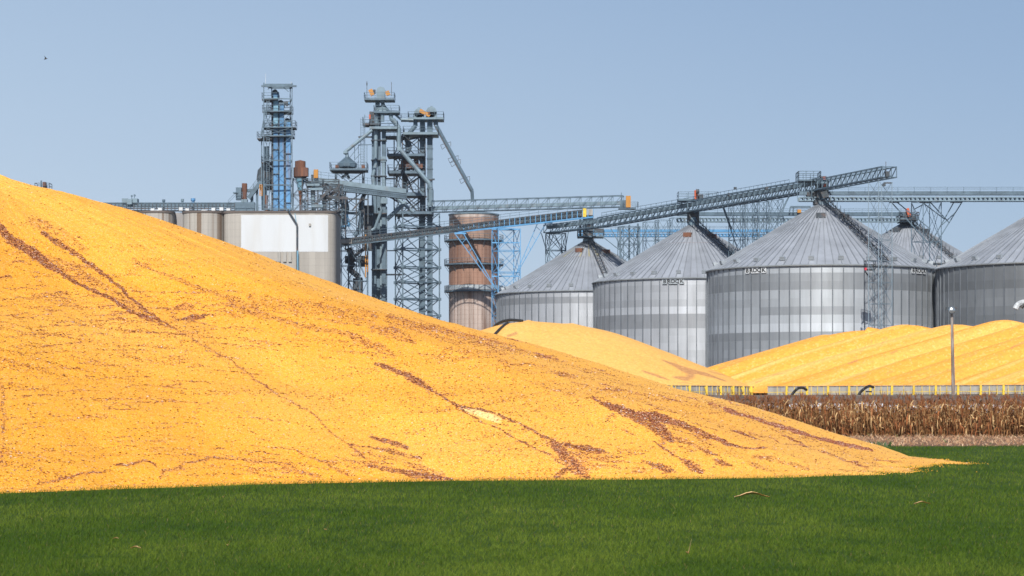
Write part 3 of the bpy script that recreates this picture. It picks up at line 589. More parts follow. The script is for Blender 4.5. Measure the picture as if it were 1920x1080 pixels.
tag(mesh('plastic_sheet', V, Fc, M['plastic'], loc=(40, 165.5, .9)), 'crumpled white plastic sheeting glimpsed behind the standing corn', 'plastic sheet')
# light pole
D = 214
t = thing('light_pole', P(1788, 750, D)*np.array([1, 1, 0])+(0, 0, PADZ-.05), 'weathered wooden pole with a round floodlight in front of the right mound', 'light pole')
m = MB(); m.bar((X(1788, D), D, 2.2), P(1784.5, 586, D), .36, n=12, w2=.24); m.build('pole', M['wood'], t, smooth=False)
m = MB(); m.bar(P(1777, 578.5, D-.1), P(1793, 577.5, D-.1), .12); m.bar(P(1785, 590, D), P(1785, 576, D), .1); m.build('bracket', M['steel_dark'], t)
c = P(1784.5, 582, D-.35); m = MB(); pr = [(.0, .38), (.16, .34), (.27, .15), (.31, -.05), (.33, -.09), (.30, -.12)]
m.lathe((0, 0, 0), pr, 20); v = np.concatenate(m.V); v = np.stack([v[:, 0], v[:, 2], v[:, 1]], 1)+c; m.V = [v]; fl = m.build('floodlight', M['steel'], t)
m = MB(); m.lathe((0, 0, 0), [(.29, 0), (.22, .05), (.0, .09)], 20); v = np.concatenate(m.V); v = np.stack([v[:, 0], -v[:, 2]-.12, v[:, 1]], 1)+c; m.V = [v]; m.build('lens', M['glass'], fl, smooth=True)
m = MB(); m.rect(1774, 576, 1780, 582, D, .3); m.rect(1789, 576, 1793.5, 580, D, .3); m.build('ballast_box', M['steel_dark'], t)
D = 212; o = tube('hooded_pipe', [P(1904, 579, D), P(1908, 572, D), P(1915, 568, D), P(1925, 567, D+.5), P(1936, 572, D+1), P(1940, 600, D+1), P(1941, 745, D+1)], .5, M['white_paint'], 'white and black curved pipe end poking in at the right edge', 'pipe')
m = MB(); m.path([P(1915, 577, D-.1), P(1920, 571, D-.1), P(1928, 570, D), P(1934, 575, D)], .3, 10); m.build('inner_hose', M['black'], o)

# ---------------------------------------------------------------- galvanised bins
def text_on(bin_t, s, ang, cx, cy, R, z, h, m, parent, off=.16):
    cu = bpy.data.curves.new('lettering', 'FONT'); cu.body = s; cu.size = h*1.35; cu.extrude = .02; cu.offset = .02; cu.align_x = 'CENTER'; cu.align_y = 'CENTER'
    tmp = bpy.data.objects.new('tmp', cu); C.objects.link(tmp); bpy.context.view_layer.update()
    me = bpy.data.meshes.new_from_object(tmp.evaluated_get(bpy.context.evaluated_depsgraph_get())); bpy.data.objects.remove(tmp)
    me.name = 'lettering'; me.materials.clear(); me.materials.append(m); o = bpy.data.objects.new('lettering', me); C.objects.link(o)
    o.parent = parent; base = wloc(parent); w_ = np.array([cx+(R+off)*math.cos(ang), cy+(R+off)*math.sin(ang), z])
    o.location = tuple(w_-base); o.rotation_euler = (math.radians(90), 0, ang+math.pi/2); o.scale = (1.15, 1, 1)
    return o
def grain_bin(cxp, D, R, eave_y, apex_y, label, tones, logos=(), seed=0, nst=70, patch=None, ladder=None, seam=.33, rusty=0, base=PADZ, logo_dark=False, tint=(1, 1, 1)):
    cx, cy = X(cxp, D), D; r_ = random.Random(seed)
    ze = Z(eave_y, D); za = Z(apex_y, D)
    t = thing('grain_bin', (cx, cy, base), label, 'grain bin', 'galvanised steel grain bins')
    rh = 1.12; nr = int((ze-base)/rh)+1
    V, Fc, tc = [], [], []
    for k in range(nr+1):
        z = max(base, ze-k*rh)
        for i in range(nst): a = 2*math.pi*i/nst; V.append((cx+R*math.cos(a), cy+R*math.sin(a), z))
    for k in range(nr):
        for i in range(nst):
            j = (i+1) % nst; Fc.append((k*nst+i, (k+1)*nst+i, (k+1)*nst+j, k*nst+j))
            a = math.degrees(2*math.pi*(i+.5)/nst)-270; v = tones[k] if k < len(tones) else .3
            if patch:
                for (k0, a0, a1, val) in patch:
                    if k0 == k and a0 < a < a1: v = val
            v = .085+v*.85; v *= r_.uniform(.95, 1.05) if (i//2) % 2 == 0 else r_.uniform(.98, 1.08)
            tc.append((v*tint[0], v*1.01*tint[1], v*1.03*tint[2], 1))
    mesh('wall', V, Fc, M['galv'], t, smooth=True, fattr=tc)
    m = MB()
    for i in range(nst):
        a = 2*math.pi*i/nst; p = np.array([cx+(R+.06)*math.cos(a), cy+(R+.06)*math.sin(a), 0]); zt = ze-.03
        k = 0
        while zt > base+.2:
            zb = max(base, zt-rh*3.0); m.box(p+(0, 0, (zt+zb)/2), (.13, .13+.02*(k % 2), zt-zb-.03), a); zt = zb; k += 1
    m.build('stiffener', M['rib'], t)
    # roof: two tiers of sheets, ribs
    nrf = 90; zs = za-(za-ze)*seam; Rs = .35+(R+.25-.35)*seam; V = []; Fc = []; fa = []
    profs = [(R+.25, ze-.12), (Rs+.0, zs), (Rs-.02, zs+.02), (.35, za)]
    for r0, z in profs:
        for i in range(nrf): a = 2*math.pi*i/nrf; V.append((cx+r0*math.cos(a), cy+r0*math.sin(a), z))
    for k in range(3):
        for i in range(nrf):
            j = (i+1) % nrf; Fc.append((k*nrf+i, k*nrf+j, (k+1)*nrf+j, (k+1)*nrf+i)); v = r_.uniform(.9, 1.08)
            if rusty and k == 1: c = (.36, .2, .15, 1)
            elif rusty > 1 and k == 2 and r_.random() < .35: c = (.38*v, .36*v, .25*v, 1)
            else: c = (.37*v, .40*v, .45*v, 1)
            fa.append(c)
    rf = mesh('roof', V, Fc, M['roof'], t, fattr=fa)
    m = MB()
    for i in range(nrf):
        a = 2*math.pi*i/nrf; u = np.array([math.cos(a), math.sin(a), 0]); c0 = np.array([cx, cy, 0])
        m.bar(c0+u*(R+.25)+(0, 0, ze-.06), c0+u*Rs+(0, 0, zs+.06), .1, .14)
        if i % 2 == 0: m.bar(c0+u*(Rs+.02)+(0, 0, zs+.1), c0+u*.35+(0, 0, za+.04), .1, .14)
    m.build('roof_rib', M['rib2'], rf)
    m = MB(); m.lathe((cx, cy, 0), [(R+.3, ze-.2), (R+.34, ze-.06), (R+.2, ze+.02)], nst); m.build('eave', M['galv_lite'], t)
    m = MB(); m.lathe((cx, cy, 0), [(.95, za-.5), (.95, za+.15), (.7, za+.25), (.45, za+.9), (.4, za+1.1)], 18); m.build('roof_cap', M['steel_lite'], t)
    # vents
    for a in [math.radians(d) for d in range(-178, 0, 15)]:
        rr = R-1.2; z = ze-.12+(za-ze)*(R+.25-rr)/R; m = MB(); c0 = np.array([cx+rr*math.cos(a), cy+rr*math.sin(a), z])
        m.box(c0+(0, 0, .18), (.55, .5, .4), a); m.box(c0+(.3*math.cos(a), .3*math.sin(a), .2), (.35, .7, .5), a, -.4); m.build('roof_vent', M['galv_lite'], t)
    for a, f in ((math.radians(-93-seed*7), .24), (math.radians(-60+seed*4), .26)):
        rr = R*f; z = za-(za-ze)*f; m = MB(); c0 = np.array([cx+rr*math.cos(a), cy+rr*math.sin(a), z+.3]); m.box(c0, (1.0, 1.1, .6), a); m.box(c0+(.55*math.cos(a), .55*math.sin(a), -.05), (.25, 1.3, .7), a); m.build('roof_hatch', M['rust'] if rusty else M['steel_dark'], t)
    if ladder is not None:
        a = math.radians(ladder); u = np.array([math.cos(a), math.sin(a), 0]); s = np.array([-u[1], u[0], 0]); c0 = np.array([cx, cy, 0])
        A = c0+u*R+(0, 0, ze+.12); B = c0+u*.9+(0, 0, za+.1); m = MB(); n = int(np.linalg.norm(B-A)/1.0)
        for sg in (-.42, .42):
            m.bar(A+s*sg+(0, 0, .3), B+s*sg+(0, 0, .3), .07, .12)
        for k in range(n):
            p = A+(B-A)*(k+.5)/n; m.box(p+(0, 0, .33), (.3, .84, .05), a)
            for sg in (-.42, .42):
                m.bar(p+s*sg, p+s*sg+(0, 0, 1.25), .1, w2=.05); m.bar(p+s*sg+(0, 0, .1), p+s*sg+(B-A)/n*.45+(0, 0, .6), .05)
        m.build('roof_stair', M['steel_dark'], t)
    for ang in logos:
        a0 = math.radians(ang); pl = None; zc = ze-.62; sp = 2*math.pi/nst
        k0 = round(a0/sp-.5)+.5
        for off, s_, wd in ((-1.25*sp, 'B', .62), (0, 'ROC', 1.3), (1.25*sp, 'K', .62)):
            a = k0*sp+off*(.74); m = MB(); m.box((cx+(R+.10)*math.cos(a), cy+(R+.10)*math.sin(a), zc), (.05, wd, .78), a)
            m.box((cx+(R+.10)*math.cos(a), cy+(R+.10)*math.sin(a), zc), (.045, wd+.14, .6), a)
            pl = m.build('logo_plate', M['white_paint'] if not logo_dark else M['galv_lite'], t)
            text_on(t, s_, a, cx, cy, R, zc, .56, M['black'], pl, .135)
            if logo_dark:
                m = MB()
                for sg in (-.43, .43): m.box((cx+(R+.12)*math.cos(a), cy+(R+.12)*math.sin(a), zc+sg), (.05, wd+.1, .06), a)
                m.build('logo_border', M['black'], pl)
    return t
TN3 = [.36, .2, .18, .34, .32, .36, .38, .46, .2, .26, .3, .25, .3]
b3 = grain_bin(1542, 335, 16, 508, 381, 'largest bin in full view, white B ROC K plates under its eave', TN3, logos=(-131, -42), seed=1,
    patch=[(5, -38, 10, .22), (0, -33, -28, .36), (5, 10, 90, .34)], ladder=-65, tint=(.93, 1, 1.07))
TN2 = [.36, .32, .34, .3, .42, .2, .2, .34, .34, .36, .3, .34]
b2 = grain_bin(1300, 385, 16, 530, 420, 'bin with dark outlined plates, between the smaller left bin and the largest', TN2, logos=(-104,), seed=2, tint=(.95, 1, 1.07), ladder=-60, seam=.36, rusty=1, logo_dark=True)
TN1 = [.34, .2, .34, .36, .36, .32, .34, .3]
b1 = grain_bin(1103, 421, 16, 552, 450, 'leftmost bin with a rust ringed, yellow stained roof, beside the brown silo', TN1, seed=3, tint=(.95, 1, 1.07), ladder=-78, seam=.34, rusty=2)
TN4 = [.12, .11, .085, .15, .17, .13, .11, .15]  # ring tones lowered to paint in the dull, sunless reflection on this wall
b4 = grain_bin(1990, 322, 16.5, 503, 372, 'bin cut off by the right edge of the picture, shade painted into its wall tones', TN4, seed=4, ladder=None, tint=(.9, .97, 1.03))
b5 = grain_bin(1700, 400, 12.6, 500, 416, 'small far bin roof seen in the gap behind the largest bin', [.34]*8, seed=5, ladder=-60, seam=.4)

# ---------------------------------------------------------------- concrete silos, brown silo
def silo_mesh(t, cx, cy, rx, ry, zt, pw=1., n=96, tone=None, name='wall', z0=PADZ):
    V, Fc, fa = [], [], []; zs = [z0, (z0+zt)/2, zt-.35, zt-.35, zt]; ex = [0, 0, 0, .12, .12]
    for z, e in zip(zs, ex):
        for i in range(n):
            a = 2*math.pi*i/n; ca, sa = math.cos(a), math.sin(a); V.append((cx+(rx+e)*math.copysign(abs(ca)**pw, ca), cy+(ry+e)*math.copysign(abs(sa)**pw, sa), z))
    for k in range(4):
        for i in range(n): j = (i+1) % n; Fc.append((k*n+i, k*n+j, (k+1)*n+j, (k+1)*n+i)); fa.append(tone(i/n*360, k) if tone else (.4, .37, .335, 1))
    Fc.append(tuple(range(4*n, 5*n))); fa.append((.35, .33, .3, 1))
    return mesh(name, V, Fc, M['concrete'], t, fattr=fa)
CD = 420
def ctone(seed, stains):
    r_ = random.Random(seed); base = {}
    def f(a, k):
        a = (a+90) % 360; v = base.setdefault(int(a/3.75), r_.uniform(.92, 1.06)); c = np.array([.36, .34, .31])*v
        for a0, w_, s in stains:
            if abs(a-a0) < w_: c = c*(1-s)+np.array([.15, .10, .065])*s
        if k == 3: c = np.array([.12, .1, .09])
        return (*c, 1)
    return f
for x0, x1, sd, stn, lb in ((196, 261, 1, [(0, 4, .2)], 'concrete silo furthest left, barely showing above the golden slope'), (261, 326, 2, [(333, 3, .8), (21, 3, .75), (48, 5, .6), (8, 3, .3)], 'narrow concrete silo with thin brown stains, left of the dark recess'),
                            (342, 420, 3, [(356, 4, .9), (48, 8, .7), (56, 5, .9), (24, 3, .35), (330, 3, .5)], 'streaked concrete silo directly left of the wide one with the white panel')):
    cx = X((x0+x1)/2, CD); r = X(x1, CD)-cx; t = thing('concrete_silo', (cx, CD+r-1, PADZ), lb, 'silo', 'row of concrete silos')
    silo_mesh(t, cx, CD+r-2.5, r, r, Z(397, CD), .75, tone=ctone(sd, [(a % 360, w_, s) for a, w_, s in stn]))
    m = MB(); m.lathe((cx, CD+1.5, Z(397, CD)), [(.6, 0), (.6, .4), (.1, .5)], 12); m.build('roof_manhole', M['white_paint'], t)
cx = X(334, CD); t = thing('link_wall', (cx, CD+3, PADZ), 'narrow differently painted concrete recess wall between two of the silos', 'wall'); m = MB(); m.box((cx, CD+3.4, (PADZ+Z(397, CD))/2), (2.2, 3, Z(397, CD)-PADZ)); o = m.build('wall', M['concrete'], t, fattr=[(.34, .33, .33, 1)]*6)
x0, x1 = 419, 632; cx = X((x0+x1)/2, CD); rx = X(x1, CD)-cx; t = thing('concrete_silo', (cx, CD+6, PADZ), 'widest concrete silo with the big white painted rectangle and a downpipe', 'silo', 'row of concrete silos')
zt = Z(397.5, CD); silo_mesh(t, cx, CD+5, rx, 7.5, zt, .25, 160, ctone(9, [(289, 3, .35), (280, 2, .3), (296, 2, .3), (75, 3, .4)]))
def se_y(x, e=.0):      # front surface of the superellipse
    u = abs((x-cx)/rx); return CD+5-7.5*(max(0, 1-u**(2/.25)))**(.25/2)-e
V, Fc = [], []
for i in range(25):
    x = X(452+(615-452)*i/24, CD-2.5); y = se_y(x, .03)
    V += [(x, y, Z(472, CD-2.5)), (x, y, Z(403, CD-2.5))]
for i in range(24): Fc.append((2*i, 2*i+2, 2*i+3, 2*i+1))
n_ = len(V); V = np.array(V); V = np.concatenate([V, V+(0, .02, 0)]); Fc += [tuple(q_+n_ for q_ in f[::-1]) for f in Fc]
mesh('painted_panel', V, Fc, M['white_paint'], t)
m = MB(); dd = CD-3
m.path([P(540, 393, dd), P(545, 402, dd), P(557, 421, dd), P(557, 470, dd), P(557, 520, dd)], .3, 8); m.build('downpipe', M['steel_dark'], t)
m = MB(); m.bar(P(558, 470, dd-.2), P(558.5, 520, dd-.2), .3, n=8); m.bar(P(553, 400, dd), P(557, 428, dd), .12); m.build('downpipe_cover', M['blue_teal'], t)
m = MB(); m.bar(P(626, 397, dd+2.5), P(626.5, 540, dd+2.5), .22, n=8); m.build('conduit', M['steel_lite'], t)
for xx, yy in ((520, 473), (531, 473), (541, 473)):
    m = MB(); m.rect(xx, yy, xx+6, yy+18, dd+.35, .25); m.build('wall_plate', M['panel'], t)
m = MB(); m.rect(579, 419, 583, 424, dd+.3, .15); m.build('wall_box', M['panel'], t)
m = MB(); rail(m, [np.array([cx-rx+.3+.0, CD-1.2, zt]), np.array([cx+rx-.3, CD-1.2, zt])], 1.1, .07, 1.2); m.build('railing', M['steel'], t)
# brown silo
D = 470; cx = X(888.5, D); R = 46.5/F*D; zt = Z(404, D); t = thing('brown_silo', (cx, D, PADZ), 'tall rusty brown cylindrical silo with three ring walkways', 'silo')
n = 72; zs = [PADZ, Z(550, D), Z(545, D), Z(497, D), Z(452, D), Z(440, D), Z(410, D), zt]; cs = [(.33, .27, .24), (.31, .22, .19), (.24, .14, .10), (.20, .12, .09), (.22, .145, .11), (.21, .14, .11), (.3, .26, .24)]
V, Fc, fa = [], [], []
for z in zs:
    for i in range(n): a = 2*math.pi*i/n; V.append((cx+R*math.cos(a), D+R*math.sin(a), z))
for k in range(len(zs)-1):
    for i in range(n):
        j = (i+1) % n; Fc.append((k*n+i, k*n+j, (k+1)*n+j, (k+1)*n+i)); v = .85+.3*((i*7919) % 13)/13; fa.append((*[q_*v*1.45 for q_ in cs[k]], 1))
mesh('wall', V, Fc, M['brown_silo'], t, smooth=False, fattr=fa)
m = MB()
for i in range(n//2): a = 2*math.pi*i/(n//2); m.box((cx+(R+.01)*math.cos(a), D+(R+.01)*math.sin(a), (PADZ+Z(452, D))/2), (.05, .06, Z(452, D)-PADZ), a)
m.build('seam', M['rust'], t)
m = MB(); m.lathe((cx, D, 0), [(R+.15, zt), (R+.15, zt+.2), (R*.25, zt+.9), (.3, zt+1)], 36); m.build('roof', M['steel_lite'], t)
for y in (452, 497, 547):
    z = Z(y, D); m = MB(); m.lathe((cx, D, z), [(R, -.15), (R+.95, -.15), (R+.95, .12), (R, .12)], 40); w_ = m.build('walkway', M['steel'], t)
    m = MB()
    pts = [np.array([cx+(R+.9)*math.cos(a), D+(R+.9)*math.sin(a), z]) for a in np.linspace(0, 2*math.pi, 33)]
    rail(m, pts, 1.1, .06, 1.6)
    for p, q_ in zip(pts[:-1:2], pts[1::2]): m.bar(p+(0, 0, -.1), np.array([cx+(p[0]-cx)*R/(R+.9), D+(p[1]-D)*R/(R+.9), z-1.4]), .07)
    m.build('railing', M['steel'], w_)
    if y == 547: m = MB(); m.lathe((cx, D, z), [(R+.93, .2), (R+.93, 1.1), (R+.9, 1.1), (R+.9, .2)], 40); m.build('guard_sheet', M['galv_lite'], w_)

# ---------------------------------------------------------------- gallery over the silos
D = 424
t = thing('roof_gallery', P(300, 395, D), 'long blue grey conveyor gallery running along the silo roofs', 'conveyor')
m = MB(); m.rect(165, 380.5, 440, 388, D, 2.2); m.rect(165, 379.6, 440, 381, D-1.15, .12); m.build('conveyor_housing', M['steel'], t)
m = MB()
for x in range(167, 445, 7): m.bar(P(x, 381, D-1.3), P(x, 396, D-1.3), .12)
m.bar(P(165, 391, D-1.2), P(440, 391, D-1.2), .2); m.bar(P(165, 395, D-1.2), P(440, 395.5, D-1.2), .25); m.build('support_frame', M['steel_dark'], t)
m = MB(); rail(m, [P(165, 395, D-2), P(480, 395, D-2)], 1.2, .06, 1.8); m.build('railing', M['steel'], t)
for x, y, w_, mm in ((307, 374, 3, 'steel'), (342, 373, 3, 'steel_lite'), (362, 372, 4.5, 'blue')):
    m = MB(); c0 = P(x, 396, D-.3); hz = (396-y)/F*D; r = w_/F*D/1.0
    m.lathe(c0, [(r*.6, 0), (r*.6, hz*.75), (r*.95, hz*.82), (r*.95, hz), (0, hz)], 14); m.build('vent_stack', M[mm], t)
for i, x in enumerate((283, 297, 336, 348, 397, 412, 425)):
    m = MB(); m.rect(x, 391-(i % 3), x+7, 395, D-2.2, .8); m.build('hatch_cover', M['white_paint'], t)
t = thing('rooftop_unit', P(244, 388, D), 'pale boxy unit with two small masts on top of the gallery', 'machine box')
m = MB(); m.rect(230, 373, 241, 381, D-.5, 2); m.rect(249, 373, 259, 381, D-.5, 2); m.rect(240, 374, 249, 384, D-.9, 2.4); m.build('cabinet', M['steel_lite'], t)
m = MB(); m.bar(P(247, 374, D), P(247, 366, D), .1); m.bar(P(252, 374, D), P(252, 364, D), .1); m.rect(245.5, 366, 248.5, 369, D, .25); m.rect(250.5, 365, 254, 368, D, .25); m.build('mast', M['steel'], t)
D = 430
t = thing('elevator_head', P(82, 356, D), 'small machine platform just peeking over the golden slope at the far left', 'machine')
m = MB(); m.rect(81, 341.5, 86.5, 350, D, .9); m.build('motor', M['rust'], t); m = MB(); m.rect(81, 347, 87.5, 738, D+.5, 1); m.rect(76, 338.5, 78.5, 738, D, .3); m.build('housing', M['steel'], t)
m = MB(); rail(m, ring(Z(356, D), 68, 95, D, 2.5), 1.1, .07); m.rect(64, 355, 95, 357, D, 2.5); m.bar(P(90, 738, D), P(90, 356, D), .2); m.build('platform', M['steel_dark'], t)

# ---------------------------------------------------------------- blue elevator tower on the silo roof
D = 424; ZT = Z(396, D)
t = thing('blue_elevator_tower', (X(525, D), D, ZT), 'weathered tower of three blue elevator legs in a steel frame on the silo roof', 'elevator tower')
fr = MB(); zt_ = Z(158, D)
crn = [(497, -2.2), (507.5, 2), (542, 2.2), (549.5, -2)]
cc = [(np.array([X(x, D), D+dy, 0])) for x, dy in crn]
for c0 in cc: fr.bar(c0+(0, 0, ZT), c0+(0, 0, zt_), .16)
lv = [162, 188, 211, 241, 257, 303, 349, 394]
for i, y in enumerate(lv):
    for k in range(4): fr.bar(cc[k]+(0, 0, Z(y, D)), cc[(k+1) % 4]+(0, 0, Z(y, D)), .18 if i else .3)
for y0, y1 in zip(lv[2:-1], lv[3:]):
    for k in range(4): fr.bar(cc[k]+(0, 0, Z(y0, D)), cc[(k+1) % 4]+(0, 0, Z(y1, D)), .06); fr.bar(cc[k]+(0, 0, Z(y1, D)), cc[(k+1) % 4]+(0, 0, Z(y0, D)), .06)
fr.bar(P(490, 161.5, D-2.3), P(556, 161.5, D-2.3), .3); fr.bar(P(502, 158.5, D), P(549, 158.5, D), .26); fr.bar(P(541, 172, D-2), P(531, 163, D-2), .12)
fr.bar(P(502, 168, D-2), P(507, 163, D-2), .12)
fr.build('frame', M['steel'], t)
for x0, x1, yt, yj, mm in ((513, 522, 168, 240, 'a'), (524.5, 532.5, 188, 0, 'b'), (536.5, 545, 222, 0, 'c')):
    m = MB(); m.rect(x0, yt+8, x1, 395, D-.6, .8); lg = m.build('elevator_leg', M['blue'], t)
    m = MB(); m.rect(x0-3.4, yt+10, x0-.4, 395, D-.1, .8)
    for y in range(int(yt)+20, 394, 46): m.rect(x0-.4, y, x1+.4, y+.9, D-.75, 1.0)
    m.build('return_leg', M['steel_dark'], lg)
    if mm == 'a': m = MB(); m.rect(x0+.2, yt+14, x1-.2, 240, D-.75, .6); m.build('teal_casing', M['blue_teal'], lg)
    m = MB(); c0 = P((x0+x1)/2-1.5, yt+5, D); r = 5/F*D
    m.lathe((0, 0, 0), [(r, -.5), (r, .5), (0, .5)], 16); v = np.concatenate(m.V); v = np.stack([v[:, 0], v[:, 2], v[:, 1]], 1)+c0; m.V = [v]
    m.rect(x0-4, yt+5, x1+1, yt+13, D, 1.2); m.build('head', M['steel'], lg)
m = MB(); m.bar(P(532, 194, D), P(541, 194, D), .7, n=10); m.rect(536, 190, 540, 199, D, .5); m.build('motor', M['steel_dark'], t); m = MB(); m.bar(P(541, 194, D), P(543, 194, D), .55, n=10); m.build('motor_cap', M['blue'], t)
for x0, x1, y in ((493, 522, 188), (494, 509, 211), (505, 548, 211), (495, 513, 240), (507, 555, 240), (484, 512, 261), (492, 551, 257), (492, 510, 306)):
    deck(t, x0, x1, y, D, 3.6, .2, M['steel_dark'])
m = MB(); m.bar(P(500, 195, D-2.4), P(488, 258, D-2.4), .16); m.bar(P(503, 195, D-2.4), P(491, 258, D-2.4), .1)
for k in range(14): f = k/14; m.bar(P(500-12*f, 195+63*f, D-2.4), P(503-12*f, 195+63*f, D-2.4), .08)
for x in (500, 505):
    m.bar(P(x, 188, D-2), P(x, 394, D-2), .08)
for y in range(190, 394, 4): m.bar(P(500, y, D-2), P(505, y, D-2), .06)
m.build('ladder', M['steel'], t)
m = MB(); m.bar(P(490.5, 261, D-1), P(491, 394, D-1), .2); m.bar(P(488, 262, D-1), P(500, 262, D-1), .5, n=8); m.path([P(500, 275, D), P(500, 320, D), P(496, 335, D), P(496, 394, D)], .9, 10); m.build('dust_pipe', M['steel'], t)
m = MB(); m.lathe(P(498, 335, D+1), [(1, -2), (1.6, 0), (1.4, 1.5), (.5, 2.5), (0, 2.6)], 16); m.build('dust_collector', M['steel_dark'], t)
# masts
m = MB(); m.bar(P(498, 158, D), P(498, 138, D), .06); m.bar(P(546, 158, D), P(546, 153, D), .08); m.build('antenna', M['galv_lite'], t)

# roof clutter left and right of the blue tower
t = thing('rust_stack', P(458, 396, D), 'short rusty vertical stack on the silo roof, left of the blue tower', 'stack')
m = MB(); m.bar(P(458.5, 374, D), P(458.5, 344, D), .95, n=16); m.build('pipe', M['rust'], t); m = MB(); m.rect(453, 374, 464, 396, D, 1.4); m.build('base_box', M['steel_lite'], t)
t = thing('inclined_conveyor', P(480, 380, D), 'small inclined conveyor with handrails rising to the blue tower from the left', 'conveyor')
m = MB(); m.bar(P(466, 372, D-.5), P(490, 340, D-.5), .8, .7); m.bar(P(440, 388, D-.5), P(478, 388, D-.5), 1.2, 1.6); m.rect(443, 352, 453, 375, D, 1.5); m.rect(438, 361, 447, 363, D, 2); m.rect(452, 355, 480, 360, D+1, 1.4); m.build('housing', M['steel'], t)
m = MB(); rail(m, [P(463, 372, D-1), P(488, 338, D-1)], 1, .07); rail(m, [P(428, 386, D-1.5), P(443, 371, D-1.5), P(455, 371, D-1.5)], 1, .06, 1); m.rect(470, 362, 475, 396, D, .3); m.rect(480, 350, 484, 396, D, .4); m.build('railing', M['steel'], t)
m = MB(); m.rect(486.5, 346, 488, 366, D-1.8, .15); m.rect(490.5, 346, 492, 366, D-1.8, .15)
for y in range(346, 367, 4): m.rect(486.5, y, 492, y+.9, D-1.8, .1)
m.build('ladder_cage', M['orange'], t)
m = MB(); m.bar(P(499, 396, D-1), P(499.5, 366, D-1), .55, n=10); m.build('rusty_leg', M['rust'], t)
t = thing('cyclone', P(564, 396, D), 'rusty cyclone collector with a pale blue cone beside the blue tower', 'cyclone')
m = MB(); c0 = P(563, 0, D+.5); c0[2] = 0; px1 = D/F
m.lathe(c0, [(10*px1, Z(314, D)), (10*px1, Z(302, D)), (0, Z(299.5, D))], 20); m.lathe(c0, [(11*px1, Z(333, D)), (12.8*px1, Z(331, D)), (12.8*px1, Z(314, D)), (10*px1, Z(313, D))], 20); m.rect(565, 315, 578, 331, D-.6, 1.5); m.build('body', M['rust'], t)
m = MB(); m.lathe(c0, [(4*px1, Z(357, D)), (9*px1, Z(334, D)), (9*px1, Z(332, D))], 18); m.build('cone', M['blue_teal'], t)
m = MB(); m.lathe(c0, [(1.6*px1, Z(396, D)), (2*px1, Z(370, D)), (4*px1, Z(357, D))], 12); m.build('spout', M['rust'], t)
m = MB(); tower(m, X(563, D), D+.5, 2.6, 2.6, ZT, Z(335, D), 2, .13, .1); m.build('support', M['steel_dark'], t)
t = thing('rooftop_framework', P(605, 396, D), 'cluttered steel framework and ducts on the right end of the silo roof', 'steelwork')
m = MB(); tower(m, X(600, D), D+1, 6.5, 4, ZT, Z(337, D), 3, .16, .1); tower(m, X(622, D), D+2, 3, 3, ZT, Z(345, D), 3, .14, .3); m.build('frame', M['steel_dark'], t)
m = MB(); m.rect(576, 345, 600, 349, D-.6, 1.4); m.rect(582, 353, 606, 357, D-.6, 1.4); m.rect(584, 384, 606, 389, D-1, 1.4); m.bar(P(586, 342, D), P(588, 396, D), .8, n=10); m.build('duct', M['steel_lite'], t)
m = MB(); m.bar(P(588, 386, D-1), P(622, 352, D-1), .45); m.bar(P(600, 368, D-.5), P(652, 372, D-.5), .5); m.bar(P(636, 349, D), P(606, 378, D), .3); m.rect(575, 340, 583, 352, D, 1.6); m.rect(606, 372, 611, 396, D, .6); m.build('chute', M['steel_dark'], t)
m = MB(); rail(m, ring(ZT+.1, 572, 630, D-1, 5), 1.2, .07, 1.2); rail(m, ring(Z(349, D), 574, 606, D, 3), 1.1, .06, 1.2); m.build('railing', M['steel'], t)

# ---------------------------------------------------------------- conveyor from the roof to the main leg, hopper above it
D = 436
t = thing('sloping_conveyor', P(590, 335, D), 'blue grey conveyor with toothed underside sloping down from the silo roof to the twin legs', 'conveyor')
A, B = P(588, 337, D), P(762, 359, D)
m = MB(); m.bar(A, B, 1.4, .85); m.build('belt_housing', M['steel_lite'], t)
m = MB(); truss(m, A-(0, 0, 1.35), B-(0, 0, 1.35), 1.6, .7, 44, .14); m.build('truss', M['steel'], t)
m = MB(); rail(m, [A+(0, -.8, .4), B+(0, -.8, .4)], 1.1, .06, 1.4); m.build('railing', M['steel'], t)
m = MB(); m.rect(588.5, 318, 596.5, 334, D-1, .7); m.build('motor_guard', M['orange'], t); m = MB(); m.rect(584, 328, 590, 338, D, 1.2); m.build('head_box', M['steel_dark'], t)
m = MB()
for x, yb in ((618, 470), (648, 470), (668, 420), (690, 420), (596, 395)): m.bar(P(x, 341+(x-588)*.126, D), P(x, yb, D), .22)
m.bar(P(598, 396, D), P(640, 346, D), .25); m.bar(P(636, 349, D), P(650, 372, D), .2); m.bar(P(694, 356, D), P(660, 395, D), .25); m.bar(P(600, 371, D), P(690, 374, D), .25); m.build('support', M['steel_dark'], t)
D = 438
t = thing('surge_hopper', P(656, 320, D), 'conical roofed hopper standing on a railed platform left of the main leg', 'hopper')
c0 = P(651, 0, D); c0[2] = 0; px1 = D/F
m = MB(); m.lathe(c0, [(18*px1, Z(314, D)), (18.5*px1, Z(307, D)), (4*px1, Z(294.5, D)), (2.5*px1, Z(290, D)), (2.5*px1, Z(286, D))], 10); m.build('body', M['steel'], t)
deck(t, 620, 689, 318, D, 5, .35, M['steel']); m = MB(); m.box(P(652, 321.5, D), (5.6, 3.4, .5)); m.build('beam', M['steel_dark'], t)
m = MB(); m.path([P(655, 322, D), P(640, 334, D)], .5, 8); m.path([P(648, 322, D), P(655, 335, D)], .5, 8); m.build('chute', M['steel_dark'], t)
m = MB(); m.path([P(651, 289, D), P(646, 286, D), P(698, 244, D)], .62, 8); m.rect(644, 284, 652, 288, D, .9); m.build('feed_spout', M['steel_lite'], t)
m = MB()
